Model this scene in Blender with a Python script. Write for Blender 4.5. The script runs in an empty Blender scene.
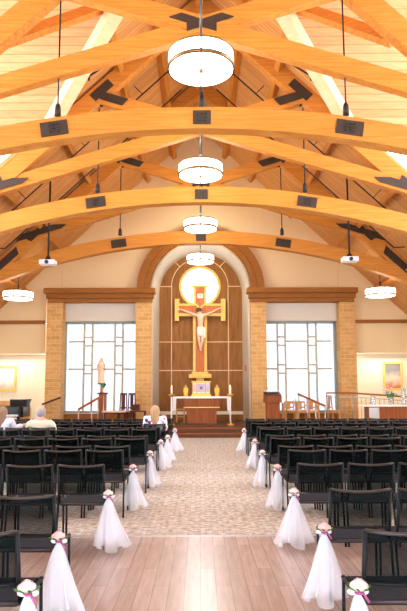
import bpy, bmesh, math, random
from mathutils import Vector, Matrix, Euler
random.seed(7)
R = math.radians
scene = bpy.context.scene
COL = scene.collection
PI = math.pi

# ------------------------------------------------------------------ camera
F_PX, EYE = 594.0, 1.58
PITCH, ROLL = R(7.0), R(-0.15)
fw = Vector((0, math.cos(PITCH), math.sin(PITCH)))
up0 = Vector((0, -math.sin(PITCH), math.cos(PITCH)))
rt0 = Vector((1, 0, 0))
RT = rt0 * math.cos(ROLL) + up0 * math.sin(ROLL)
UP = -rt0 * math.sin(ROLL) + up0 * math.cos(ROLL)
PPX = 199.9 - (RT.y / fw.y) * F_PX
cam = bpy.data.cameras.new('camera')
cam.sensor_fit = 'AUTO'; cam.sensor_width = 36
cam.lens = F_PX / 611 * 36
cam.shift_x = (203.5 - PPX) / 611
# principal point row: y(+Y dir) = PPY - f*(U.y/fw.y)
PPY = 388.0 + F_PX * (UP.y / fw.y)
cam.shift_y = (PPY - 305.5) / 611
cam.clip_end = 200
camo = bpy.data.objects.new('camera', cam); COL.objects.link(camo)
camo.matrix_world = Matrix(((RT.x, UP.x, -fw.x, 0), (RT.y, UP.y, -fw.y, 0), (RT.z, UP.z, -fw.z, EYE), (0, 0, 0, 1)))
scene.camera = camo

def at(px, py, Y):
    d = fw + RT * ((px - PPX) / F_PX) - UP * ((py - PPY) / F_PX)
    t = Y / d.y
    return Vector((0, 0, EYE)) + d * t

# ------------------------------------------------------------------ materials
def srgb(r, g, b):
    f = lambda c: (c / 255 / 12.92) if c / 255 <= .04045 else ((c / 255 + .055) / 1.055) ** 2.4
    return (f(r), f(g), f(b), 1)

def newmat(name, col=(1, 1, 1, 1), rough=.6, metal=0, emit=None, estr=1, spec=.5):
    m = bpy.data.materials.new(name); m.use_nodes = True
    b = m.node_tree.nodes['Principled BSDF']
    b.inputs['Base Color'].default_value = col
    b.inputs['Roughness'].default_value = rough
    b.inputs['Metallic'].default_value = metal
    b.inputs['Specular IOR Level'].default_value = spec
    if emit:
        b.inputs['Emission Color'].default_value = emit
        b.inputs['Emission Strength'].default_value = estr
    return m

def ramp2(nt, c1, c2, p1=.35, p2=.65):
    r = nt.nodes.new('ShaderNodeValToRGB')
    r.color_ramp.elements[0].position = p1; r.color_ramp.elements[0].color = c1
    r.color_ramp.elements[1].position = p2; r.color_ramp.elements[1].color = c2
    return r

def coords(nt, scale=(1, 1, 1), rot=(0, 0, 0), kind='Object'):
    t = nt.nodes.new('ShaderNodeTexCoord'); mp = nt.nodes.new('ShaderNodeMapping')
    mp.inputs['Scale'].default_value = scale; mp.inputs['Rotation'].default_value = rot
    nt.links.new(t.outputs[kind], mp.inputs['Vector'])
    return mp

def wood(name, c1, c2, scale=(1, 1, 12), rough=.5, rot=(0, 0, 0), spec=.1, noise=3.0):
    m = newmat(name, c1, rough, spec=spec); nt = m.node_tree
    mp = coords(nt, scale, rot)
    n = nt.nodes.new('ShaderNodeTexNoise'); n.inputs['Scale'].default_value = noise; n.inputs['Detail'].default_value = 6
    n.inputs['Roughness'].default_value = .6
    nt.links.new(mp.outputs[0], n.inputs['Vector'])
    r = ramp2(nt, c1, c2, .3, .7)
    nt.links.new(n.outputs['Fac'], r.inputs[0])
    nt.links.new(r.outputs[0], nt.nodes['Principled BSDF'].inputs['Base Color'])
    return m

def brickmat(name, c1, c2, mortar, bw, bh, msize, rot=(0, 0, 0), scale=(1, 1, 1), rough=.7, noise_amt=.25, offset=.5, grain=None, spec=.1, bias=0.0, kind='Object'):
    m = newmat(name, c1, rough, spec=spec); nt = m.node_tree
    mp = coords(nt, scale, rot, kind)
    b = nt.nodes.new('ShaderNodeTexBrick')
    b.inputs['Color1'].default_value = c1; b.inputs['Color2'].default_value = c2; b.inputs['Mortar'].default_value = mortar
    b.inputs['Scale'].default_value = 1; b.inputs['Mortar Size'].default_value = msize
    b.inputs['Brick Width'].default_value = bw; b.inputs['Row Height'].default_value = bh
    b.inputs['Bias'].default_value = bias
    b.offset = offset
    nt.links.new(mp.outputs[0], b.inputs['Vector'])
    n = nt.nodes.new('ShaderNodeTexNoise'); n.inputs['Scale'].default_value = 4; n.inputs['Detail'].default_value = 5
    mp2 = coords(nt, grain or (1, 1, 1), (0, 0, 0), kind)
    nt.links.new(mp2.outputs[0], n.inputs['Vector'])
    mix = nt.nodes.new('ShaderNodeMix'); mix.data_type = 'RGBA'; mix.blend_type = 'MULTIPLY'
    mix.inputs[0].default_value = noise_amt
    r = ramp2(nt, (.45, .42, .38, 1), (1.1, 1.1, 1.1, 1), .3, .7)
    nt.links.new(n.outputs['Fac'], r.inputs[0])
    nt.links.new(b.outputs['Color'], mix.inputs[6]); nt.links.new(r.outputs[0], mix.inputs[7])
    nt.links.new(mix.outputs[2], nt.nodes['Principled BSDF'].inputs['Base Color'])
    return m

def seethrough(name, col, alpha, rough=.8):
    m = newmat(name, col, rough); nt = m.node_tree
    b = nt.nodes['Principled BSDF']; b.inputs['Alpha'].default_value = alpha
    return m

M = {}
M['glulam_x'] = wood('glulam_x', srgb(186, 114, 42), srgb(210, 142, 64), (.5, 3, 9), noise=2.4)
M['glulam_y'] = wood('glulam_y', srgb(186, 114, 42), srgb(210, 142, 64), (3, .5, 9), noise=2.4)
M['pale_trim_lit_beam'] = wood('pale_trim_lit_beam', srgb(225, 190, 140), srgb(236, 206, 160), (3, 1, 9), noise=2)  # white trim tone; on the valley beam, bright light put into the colour
# ceiling boards run down the slope (about X); seams every 14 cm along Y
M['boards'] = brickmat('ceiling_boards', srgb(212, 148, 84), srgb(226, 166, 100), srgb(180, 116, 62), 12, .14, .008, noise_amt=.3, grain=(.6, 6, .6))
M['boards_t'] = brickmat('cross_boards', srgb(222, 158, 104), srgb(232, 172, 118), srgb(196, 132, 82), 12, .14, .008, noise_amt=.3, grain=(.6, 6, 1))
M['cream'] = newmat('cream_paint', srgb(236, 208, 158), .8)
M['cream_lit'] = newmat('pale_lit_cream', srgb(240, 228, 204), .8)  # lit copy of the cream: the alcove's brightness put into the colour
M['reveal'] = newmat('beige_reveal', srgb(204, 190, 166), .8)
M['white_paint'] = newmat('white_paint', srgb(224, 214, 194), .6)
M['brick'] = brickmat('tan_brick', srgb(206, 156, 90), srgb(222, 174, 110), srgb(226, 188, 134), .40, .15, .010, rot=(R(90), 0, 0), noise_amt=.25, grain=(3, 3, 3))
M['brick_side'] = brickmat('tan_brick_side', srgb(206, 156, 90), srgb(222, 174, 110), srgb(226, 188, 134), .40, .15, .010, rot=(R(90), 0, R(90)), noise_amt=.25, grain=(3, 3, 3))
M['cornice'] = wood('cornice_oak', srgb(142, 88, 38), srgb(168, 108, 52), (.6, 4, 9), rough=.45)
M['niche_panel'] = wood('walnut_panel', srgb(130, 84, 40), srgb(158, 106, 54), (5, 5, .7), rough=.45, noise=2.2)
M['cherry'] = wood('cherry_wood', srgb(126, 66, 30), srgb(160, 90, 46), (7, 7, .6), rough=.35, noise=2.4)
M['cherry_dark'] = wood('dark_cherry', srgb(82, 52, 38), srgb(106, 70, 52), (.5, 4, 4), rough=.35)
M['light_oak'] = wood('light_oak', srgb(206, 146, 84), srgb(224, 168, 104), (4, 4, 1), rough=.4)
M['dark_wood'] = wood('dark_wood', srgb(70, 34, 24), srgb(98, 50, 34), (4, 4, 1), rough=.35)
M['steel'] = newmat('bronze_steel', srgb(54, 38, 24), .7, .0)
M['rod'] = newmat('black_steel', srgb(48, 44, 42), .45, .5)
M['bolt'] = newmat('bolt_steel', srgb(40, 32, 26), .5, .1)
M['metal'] = newmat('satin_metal', srgb(180, 170, 160), .35, .8)
M['brass'] = newmat('bronze_band', srgb(150, 118, 72), .35, .7)
M['gold'] = newmat('gold', srgb(238, 192, 84), .38, .55)
M['gold_matte'] = wood('gilded_border', srgb(226, 176, 78), srgb(248, 214, 124), (8, 8, 8), rough=.4)
M['shade'] = newmat('lamp_shade', srgb(255, 250, 240), .8, emit=(1, .93, .82, 1), estr=5.0)
M['chair_metal'] = newmat('chair_metal', srgb(8, 9, 10), .5, .0, spec=.25)
M['chair_rail_shine'] = newmat('chair_rail_shine', srgb(58, 46, 40), .35, .2)  # black rail coloured brown-grey, its shine put into the base colour
M['seat_fabric'] = newmat('seat_fabric', srgb(36, 36, 40), .95, spec=.1)
M['mesh'] = seethrough('chair_mesh', srgb(12, 20, 20), .85, .95); M['mesh'].node_tree.nodes['Principled BSDF'].inputs['Specular IOR Level'].default_value = .05
M['tulle'] = seethrough('tulle', srgb(246, 247, 252), .3, .9)
M['tulle_core'] = seethrough('gathered_tulle', srgb(244, 245, 250), .45, .9)
M['rose'] = newmat('rose_petal', srgb(244, 186, 182), .6)
M['rose_pale'] = newmat('rose_petal_cream', srgb(246, 208, 200), .6)
M['leaf'] = newmat('leaf', srgb(56, 120, 44), .5)
M['ribbon'] = newmat('magenta_ribbon', srgb(176, 76, 128), .4)
M['satin'] = newmat('white_satin', srgb(244, 240, 238), .5)
M['skin'] = newmat('skin', srgb(206, 150, 126), .55)
M['skin_statue'] = newmat('statue_skin', srgb(232, 194, 160), .6)
M['hair_grey'] = newmat('grey_hair', srgb(150, 144, 144), .8)
M['hair_blond'] = wood('blond_hair', srgb(150, 116, 84), srgb(196, 160, 118), (30, 30, 2), rough=.6)
M['hair_brown'] = wood('brown_hair', srgb(120, 92, 72), srgb(160, 126, 98), (30, 30, 2), rough=.6)
M['jacket'] = newmat('cream_jacket', srgb(204, 194, 168), .85, spec=.1)
M['blouse'] = newmat('white_blouse', srgb(214, 214, 224), .8)
M['trousers'] = newmat('dark_trousers', srgb(54, 58, 72), .85)
M['shoe'] = newmat('black_shoe', srgb(30, 28, 28), .4)
M['black'] = newmat('black_lacquer', srgb(22, 22, 24), .2)
M['cushion'] = newmat('tan_cushion', srgb(226, 184, 140), .85)
M['stone'] = newmat('white_stone', srgb(240, 234, 222), .35)
M['red_glass'] = newmat('red_glass', srgb(200, 20, 24), .2, emit=(.9, .03, .03, 1), estr=.5)
M['flame'] = newmat('flame', srgb(255, 220, 150), .5, emit=(1, .75, .35, 1), estr=6)
M['candle'] = newmat('wax', srgb(250, 244, 230), .5)
M['plastic'] = newmat('white_plastic', srgb(236, 236, 238), .4)
M['lens'] = newmat('lens', srgb(60, 66, 80), .1)
M['robe'] = newmat('statue_robe', srgb(240, 208, 168), .7)
M['veil'] = newmat('statue_veil', srgb(246, 222, 190), .7)
M['loin'] = newmat('loincloth', srgb(238, 232, 220), .8)
M['hair_dark'] = newmat('dark_hair', srgb(88, 66, 54), .8)
M['terracotta'] = wood('cross_wood', srgb(186, 104, 58), srgb(208, 126, 76), (6, 6, .8), rough=.4)
M['paper'] = newmat('paper', srgb(244, 238, 224), .8)
M['print'] = newmat('grey_print', srgb(110, 90, 70), .8)
M['enamel'] = newmat('enamel', srgb(190, 176, 200), .4)
M['red_enamel'] = newmat('red_enamel', srgb(170, 90, 90), .4)

def floral():
    m = newmat('floral_blouse', srgb(240, 238, 244), .8); nt = m.node_tree
    mp = coords(nt, (1, 1, 1)); v = nt.nodes.new('ShaderNodeTexVoronoi'); v.inputs['Scale'].default_value = 9
    nt.links.new(mp.outputs[0], v.inputs['Vector'])
    r = nt.nodes.new('ShaderNodeValToRGB'); cr = r.color_ramp
    cr.interpolation = 'CONSTANT'
    cr.elements[0].color = srgb(60, 66, 130); cr.elements[0].position = 0
    cr.elements[1].color = srgb(220, 110, 130); cr.elements[1].position = .32
    e = cr.elements.new(.42); e.color = srgb(244, 240, 246)
    nt.links.new(v.outputs['Distance'], r.inputs[0])
    nt.links.new(r.outputs[0], nt.nodes['Principled BSDF'].inputs['Base Color'])
    return m
M['floral'] = floral()

def glassmat():
    m = bpy.data.materials.new('window_glass'); m.use_nodes = True; nt = m.node_tree
    nt.nodes.clear()
    o = nt.nodes.new('ShaderNodeOutputMaterial'); mx = nt.nodes.new('ShaderNodeMixShader')
    t = nt.nodes.new('ShaderNodeBsdfTransparent'); g = nt.nodes.new('ShaderNodeBsdfGlossy'); g.inputs['Roughness'].default_value = .1
    mx.inputs[0].default_value = .04
    nt.links.new(t.outputs[0], mx.inputs[1]); nt.links.new(g.outputs[0], mx.inputs[2]); nt.links.new(mx.outputs[0], o.inputs[0])
    return m
M['glass'] = glassmat()
M['glass_dim'] = glassmat(); M['glass_dim'].name = 'dimmed_glass'  # clear panes greyed to hold back the sky's brightness behind the mullions
for nd in M['glass_dim'].node_tree.nodes:
    if nd.type == 'BSDF_TRANSPARENT': nd.inputs[0].default_value = (.39, .39, .39, 1)
M['clear'] = seethrough('clear_glass', srgb(220, 235, 235), .3, .1)

def carpetmat():
    m = newmat('carpet', srgb(176, 158, 138), .95, spec=.1); nt = m.node_tree
    mp = coords(nt, (1, 1, 1))
    b = nt.nodes.new('ShaderNodeTexBrick'); b.inputs['Scale'].default_value = 1
    b.inputs['Color1'].default_value = srgb(206, 202, 196); b.inputs['Color2'].default_value = srgb(196, 190, 182)
    b.inputs['Mortar'].default_value = srgb(176, 168, 160); b.inputs['Mortar Size'].default_value = .012
    b.inputs['Brick Width'].default_value = .13; b.inputs['Row Height'].default_value = .05; b.inputs['Mortar Smooth'].default_value = .6
    nt.links.new(mp.outputs[0], b.inputs['Vector'])
    n = nt.nodes.new('ShaderNodeTexNoise'); n.inputs['Scale'].default_value = 14; n.inputs['Detail'].default_value = 4
    nt.links.new(mp.outputs[0], n.inputs['Vector'])
    r = ramp2(nt, srgb(176, 160, 144), srgb(255, 250, 242), .35, .65)
    nt.links.new(n.outputs['Fac'], r.inputs[0])
    mix = nt.nodes.new('ShaderNodeMix'); mix.data_type = 'RGBA'; mix.blend_type = 'MULTIPLY'; mix.inputs[0].default_value = .8
    nt.links.new(b.outputs['Color'], mix.inputs[6]); nt.links.new(r.outputs[0], mix.inputs[7])
    nt.links.new(mix.outputs[2], nt.nodes['Principled BSDF'].inputs['Base Color'])
    return m
M['carpet'] = carpetmat()
M['planks'] = brickmat('wood_planks', srgb(160, 140, 130), srgb(178, 158, 148), srgb(136, 116, 106), 1.25, .125, .003, rot=(0, 0, R(90)), rough=.27, noise_amt=.4, offset=.37, grain=(7, .7, 1), spec=.5)

# ------------------------------------------------------------------ builders
def link(name, me, m, parent=None):
    o = bpy.data.objects.new(name, me); COL.objects.link(o)
    if m is not None:
        if isinstance(m, (list, tuple)):
            for q in m: o.data.materials.append(M[q] if isinstance(q, str) else q)
        else: o.data.materials.append(M[m] if isinstance(m, str) else m)
    if parent is not None: o.parent = parent
    return o

def tag(o, label=None, cat=None, group=None, kind=None):
    if label: o['label'] = label
    if cat: o['category'] = cat
    if group: o['group'] = group
    if kind: o['kind'] = kind
    return o

def empty(name, loc=(0, 0, 0), rz=0, label=None, cat=None, group=None, kind=None):
    o = bpy.data.objects.new(name, None); COL.objects.link(o)
    o.location = loc; o.rotation_euler = (0, 0, rz); o.empty_display_size = .1
    return tag(o, label, cat, group, kind)

class MB:
    def __init__(s): s.b = bmesh.new()
    def box(s, x0, x1, y0, y1, z0, z1, mi=0):
        vs = [s.b.verts.new((x, y, z)) for x in (x0, x1) for y in (y0, y1) for z in (z0, z1)]
        for f in ((0, 1, 3, 2), (4, 6, 7, 5), (0, 4, 5, 1), (2, 3, 7, 6), (0, 2, 6, 4), (1, 5, 7, 3)):
            s.b.faces.new([vs[i] for i in f]).material_index = mi
        return s
    def obox(s, c, ax, hx, hy, hz, mi=0):
        """oriented box: ax = (dirx, diry, dirz) unit vectors"""
        X, Y, Z = ax; c = Vector(c)
        vs = [s.b.verts.new(c + X * (i * hx) + Y * (j * hy) + Z * (k * hz)) for i in (-1, 1) for j in (-1, 1) for k in (-1, 1)]
        for f in ((0, 1, 3, 2), (4, 6, 7, 5), (0, 4, 5, 1), (2, 3, 7, 6), (0, 2, 6, 4), (1, 5, 7, 3)):
            s.b.faces.new([vs[i] for i in f]).material_index = mi
        return s
    def bar(s, a, b, w, h, side=(0, 1, 0), mi=0):
        a, b = Vector(a), Vector(b); d = (b - a); L = d.length; d.normalize()
        S = Vector(side); S = (S - d * S.dot(d)).normalized(); N = d.cross(S)
        return s.obox((a + b) / 2, (d, S, N), L / 2, w / 2, h / 2, mi)
    def tube(s, pts, r, n=8, mi=0, smooth=True):
        pts = [Vector(p) for p in pts]; rings = []
        rs = r if isinstance(r, (list, tuple)) else [r] * len(pts)
        for i, p in enumerate(pts):
            d = (pts[min(i + 1, len(pts) - 1)] - pts[max(i - 1, 0)]).normalized()
            u = Vector((0, 0, 1)) if abs(d.z) < .9 else Vector((0, 1, 0))
            e = d.cross(u).normalized(); g = d.cross(e).normalized()
            rings.append([s.b.verts.new(p + (e * math.cos(2 * PI * k / n) + g * math.sin(2 * PI * k / n)) * rs[i]) for k in range(n)])
        for a, b in zip(rings, rings[1:]):
            for k in range(n):
                f = s.b.faces.new((a[k], a[(k + 1) % n], b[(k + 1) % n], b[k])); f.smooth = smooth; f.material_index = mi
        for q in (rings[0], rings[-1]):
            try: s.b.faces.new(q).material_index = mi
            except ValueError: pass
        return s
    def lathe(s, prof, c=(0, 0, 0), n=24, mi=0, smooth=True, ruffle=None, sy=1):
        c = Vector(c); rings = []
        for i, (r, z) in enumerate(prof):
            ring = []
            for k in range(n):
                t = 2 * PI * k / n; rr = r * (1 if ruffle is None else ruffle(t, i / (len(prof) - 1)))
                ring.append(s.b.verts.new(c + Vector((rr * math.cos(t), sy * rr * math.sin(t), z))))
            rings.append(ring)
        for a, b in zip(rings, rings[1:]):
            for k in range(n):
                f = s.b.faces.new((a[k], a[(k + 1) % n], b[(k + 1) % n], b[k])); f.smooth = smooth; f.material_index = mi
        for q, (r, z) in ((rings[0], prof[0]), (rings[-1], prof[-1])):
            if r > .0005: s.b.faces.new(q).material_index = mi
        return s
    def ball(s, c, rx, ry=None, rz=None, n=12, mi=0, rot=None):
        ry = ry or rx; rz = rz or rx
        mt = Matrix.Translation(Vector(c)) @ (rot or Matrix.Identity(4)) @ Matrix.Diagonal((rx, ry, rz, 1))
        g = bmesh.ops.create_uvsphere(s.b, u_segments=n, v_segments=max(6, n * 2 // 3), radius=1, matrix=mt)
        for v in g['verts']:
            for f in v.link_faces: f.smooth = True; f.material_index = mi
        return s
    def prism(s, pts2, fn, d0, d1, mi=0):
        """pts2 outline, fn(u,v,d)->xyz"""
        a = [s.b.verts.new(fn(u, v, d0)) for u, v in pts2]; b = [s.b.verts.new(fn(u, v, d1)) for u, v in pts2]
        n = len(pts2)
        for i in range(n):
            s.b.faces.new((a[i], a[(i + 1) % n], b[(i + 1) % n], b[i])).material_index = mi
        s.b.faces.new(a[::-1]).material_index = mi; s.b.faces.new(b).material_index = mi
        return s
    def strip(s, A, B, mi=0, smooth=True):
        a = [s.b.verts.new(p) for p in A]; b = [s.b.verts.new(p) for p in B]
        for i in range(len(a) - 1):
            f = s.b.faces.new((a[i], a[i + 1], b[i + 1], b[i])); f.smooth = smooth; f.material_index = mi
        return s
    def build(s, name, m, parent=None, bevel=0):
        bmesh.ops.recalc_face_normals(s.b, faces=s.b.faces)
        me = bpy.data.meshes.new(name); s.b.to_mesh(me); s.b.free()
        o = link(name, me, m, parent)
        if bevel:
            md = o.modifiers.new('bevel', 'BEVEL'); md.width = bevel; md.segments = 2; md.limit_method = 'ANGLE'
        return o

def XZ(u, v, d): return Vector((u, d, v))

def copy_tree(o, parent=None):
    c = o.copy(); COL.objects.link(c)
    if parent is not None: c.parent = parent
    for ch in [q for q in KIDS.get(o.name, [])]: copy_tree(ch, c)
    return c
KIDS = {}
def index_kids(root):
    def rec(o):
        KIDS[o.name] = list(o.children)
        for c in o.children: rec(c)
    rec(root)

def struct(o): o['kind'] = 'structure'; return o

# ------------------------------------------------------------------ room constants
WALLY = 23.2
RIDGE, SL = 12.15, .95
TRUSS_Y = (10.5, 14.85, 19.2)
CY = 10.5                   # cross gable centre
XW = 9.0                    # side walls
def roofz(x): return RIDGE - SL * abs(x)

# floor
struct(MB().box(-XW, XW, 6.63, WALLY + 1.6, -.1, 0).build('floor', 'carpet'))
struct(MB().box(-XW, XW, -4, 6.625, -.1, .002).build('floor_planks', 'planks'))
struct(MB().box(-2.35, 2.45, 6.61, 6.645, 0, .006).build('trim_1', 'metal'))

# ceiling (main roof, both slopes, cross gable)
HALF = 4.35
def quad(mb, P4, th=.12, mi=0):
    P4 = [Vector(p) for p in P4]; n = (P4[1] - P4[0]).cross(P4[2] - P4[0]).normalized()
    if n.z < 0: n = -n
    a = [mb.b.verts.new(p) for p in P4]; b = [mb.b.verts.new(p + n * th) for p in P4]; k = len(P4)
    for i in range(k): mb.b.faces.new((a[i], a[(i + 1) % k], b[(i + 1) % k], b[i])).material_index = mi
    mb.b.faces.new(a[::-1]).material_index = mi; mb.b.faces.new(b).material_index = mi

ce = MB(); Xe = HALF
for s in (-1, 1):
    p = lambda x, y: (s * x, y, RIDGE - SL * x)
    quad(ce, [p(0, CY), p(Xe, CY + HALF), p(Xe, WALLY + .3), p(0, WALLY + .3)])
    quad(ce, [p(Xe, CY + HALF), p(XW, CY + HALF), p(XW, WALLY + .3), p(Xe, WALLY + .3)])
    quad(ce, [p(0, CY), p(0, -4.3), p(Xe, -4.3), p(Xe, CY - HALF)])
    quad(ce, [p(Xe, CY - HALF), p(Xe, -4.3), p(XW, -4.3), p(XW, CY - HALF)])
struct(ce.build('ceiling', 'boards'))
cg = MB()
for s in (-1, 1):
    for t in (-1, 1):
        q = lambda x, d: (s * x, CY + t * d, RIDGE - SL * d)
        quad(cg, [q(0, 0), q(Xe, HALF), q(XW, HALF), q(XW, 0)])
o = cg.build('ceiling_transept', 'boards_t'); struct(o)

# side walls (transept gable is glazed)
ez = roofz(XW)
tz = RIDGE - SL * HALF
for s, nm in ((-1, 'left'), (1, 'right')):
    w = MB()
    x0, x1 = (s * XW, s * (XW + .2))
    for y0, y1 in ((-4, CY - HALF), (CY + HALF, WALLY + 1.6)):
        w.box(min(x0, x1), max(x0, x1), y0, y1, -.1, ez + .1)
    w.box(min(x0, x1), max(x0, x1), CY - HALF, CY + HALF, -.1, 1.0)
    w.box(min(x0, x1), max(x0, x1), CY - HALF, CY + HALF, 3.3, 4.1)
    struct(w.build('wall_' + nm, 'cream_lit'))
wn = 1
for s in (-1, 1):
    # transept window (upper gable + lower band)
    fr = MB(); X = s * (XW + .1)
    for y in (CY - HALF + .1, CY - 2.2, CY, CY + 2.2, CY + HALF - .1):
        fr.box(X - .06, X + .06, y - .05, y + .05, 1.0, RIDGE - SL * abs(y - CY) - .02)
    for z in (5.6, 7.4): fr.box(X - .05, X + .05, CY - HALF, CY + HALF, z - .04, z + .04)
    f = struct(fr.build('window_%d' % (wn + 10), 'white_paint'))
    g = MB(); g.prism([(CY - HALF, 1.0), (CY + HALF, 1.0), (CY + HALF, tz), (CY, RIDGE), (CY - HALF, tz)], lambda u, v, d: Vector((d, u, v)), X - .005, X + .005)
    g.build('glass_pane', 'glass', f)
    # triangular clerestory over the nave roof beside the cross gable
    for t in (-1, 1):
        yy = CY + t * HALF + t * .12
        fr = MB()
        xa = (RIDGE - tz) / SL
        fr.bar((s * (xa), yy, tz - .03), (s * XW, yy, tz - .03), .08, .06)
        fr.bar((s * (xa), yy, tz + .0), (s * XW, yy, ez + .0), .08, .1)
        for xm in (6.2, 7.8): fr.box(s * xm - .04, s * xm + .04, yy - .04, yy + .04, roofz(xm), tz)
        f = struct(fr.build('window_%d' % (wn + 20 + t), 'white_paint'))
        g = MB(); g.prism([(s * xa, tz), (s * XW, tz), (s * XW, ez)], XZ, yy - .004, yy + .004); g.build('glass_pane', 'glass', f)
    wn += 1

# unseen rear wall; its wide glazed opening is added to let sky light in
w = MB()
w.box(-XW, -6.2, -4.2, -4, 0, 8.8); w.box(6.2, XW, -4.2, -4, 0, 8.8); w.box(-6.2, 6.2, -4.2, -4, 5.2, 6.2)
w.prism([(-6.2, 6.2), (6.2, 6.2), (0, RIDGE)], XZ, -4.2, -4)
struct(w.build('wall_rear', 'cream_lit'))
fr = MB()
for x in (-6.15, -4.1, -2.05, 0, 2.05, 4.1, 6.15): fr.box(x - .05, x + .05, -4.15, -4.05, 0, 5.2)
fr.box(-6.2, 6.2, -4.15, -4.05, 2.3, 2.4)
f = struct(fr.build('window_9', 'dark_wood'))
MB().box(-6.2, 6.2, -4.11, -4.1, 0, 5.2).build('glass_pane', 'glass', f)

# ------------------------------------------------------------------ purlins, valley beams, ridge
for s in (-1, 1):
    side = 'left' if s < 0 else 'right'
    for k, (x, wrd) in enumerate(((1.16, 'uppermost'), (2.2, 'second from the ridge'), (3.78, 'third from the ridge'), (5.38, 'fourth from the ridge'), (6.95, 'lowest'))):
        y0 = CY + x + .1 if x < HALF else CY + HALF + .25
        z = roofz(x) - .02
        n = Vector((s * SL, 0, 1)).normalized(); dx = Vector((1, 0, -s * SL)).normalized()
        c = Vector((s * x, 0, z)) - n * .13
        m = MB(); m.obox((c.x, (y0 + WALLY) / 2, c.z), (dx, Vector((0, 1, 0)), n), .075, (WALLY - y0) / 2, .13)
        tag(m.build('roof_purlin', 'glulam_y'), 'timber purlin under the %s roof slope, %s' % (side, wrd), 'roof beam')
    # valley beam, bright light put into its pale colour
    m = MB(); a = Vector((s * .3, CY + .3, RIDGE - .3 - .36)); b = Vector((s * (HALF - .3), CY + HALF - .3, tz - .46 + .285))
    m.bar(a, b, .3, .3, side=(1, -s, 0))
    tag(m.build('valley_beam', 'pale_trim_lit_beam'), 'valley beam coloured as brightly lit, rising diagonally to the ridge on the %s' % side, 'roof beam')
    # brace between rafter and valley
    pa = at(200 - 194 * 1 if s < 0 else 394, 41, 10.8); pb = at(100 if s < 0 else 300, 8, 12.45)
    m = MB().bar(pa, pb, .16, .24, side=(0, 1, 0))
    tag(m.build('roof_brace', 'glulam_x'), 'brown sloping brace crossing the horizontal boards, upper %s' % side, 'roof beam')
m = MB().box(-.1, .1, CY + .2, WALLY, RIDGE - .5, RIDGE - .1)
tag(m.build('ridge_beam', 'glulam_y'), 'ridge beam running along the top of the timber roof', 'roof beam')

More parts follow.
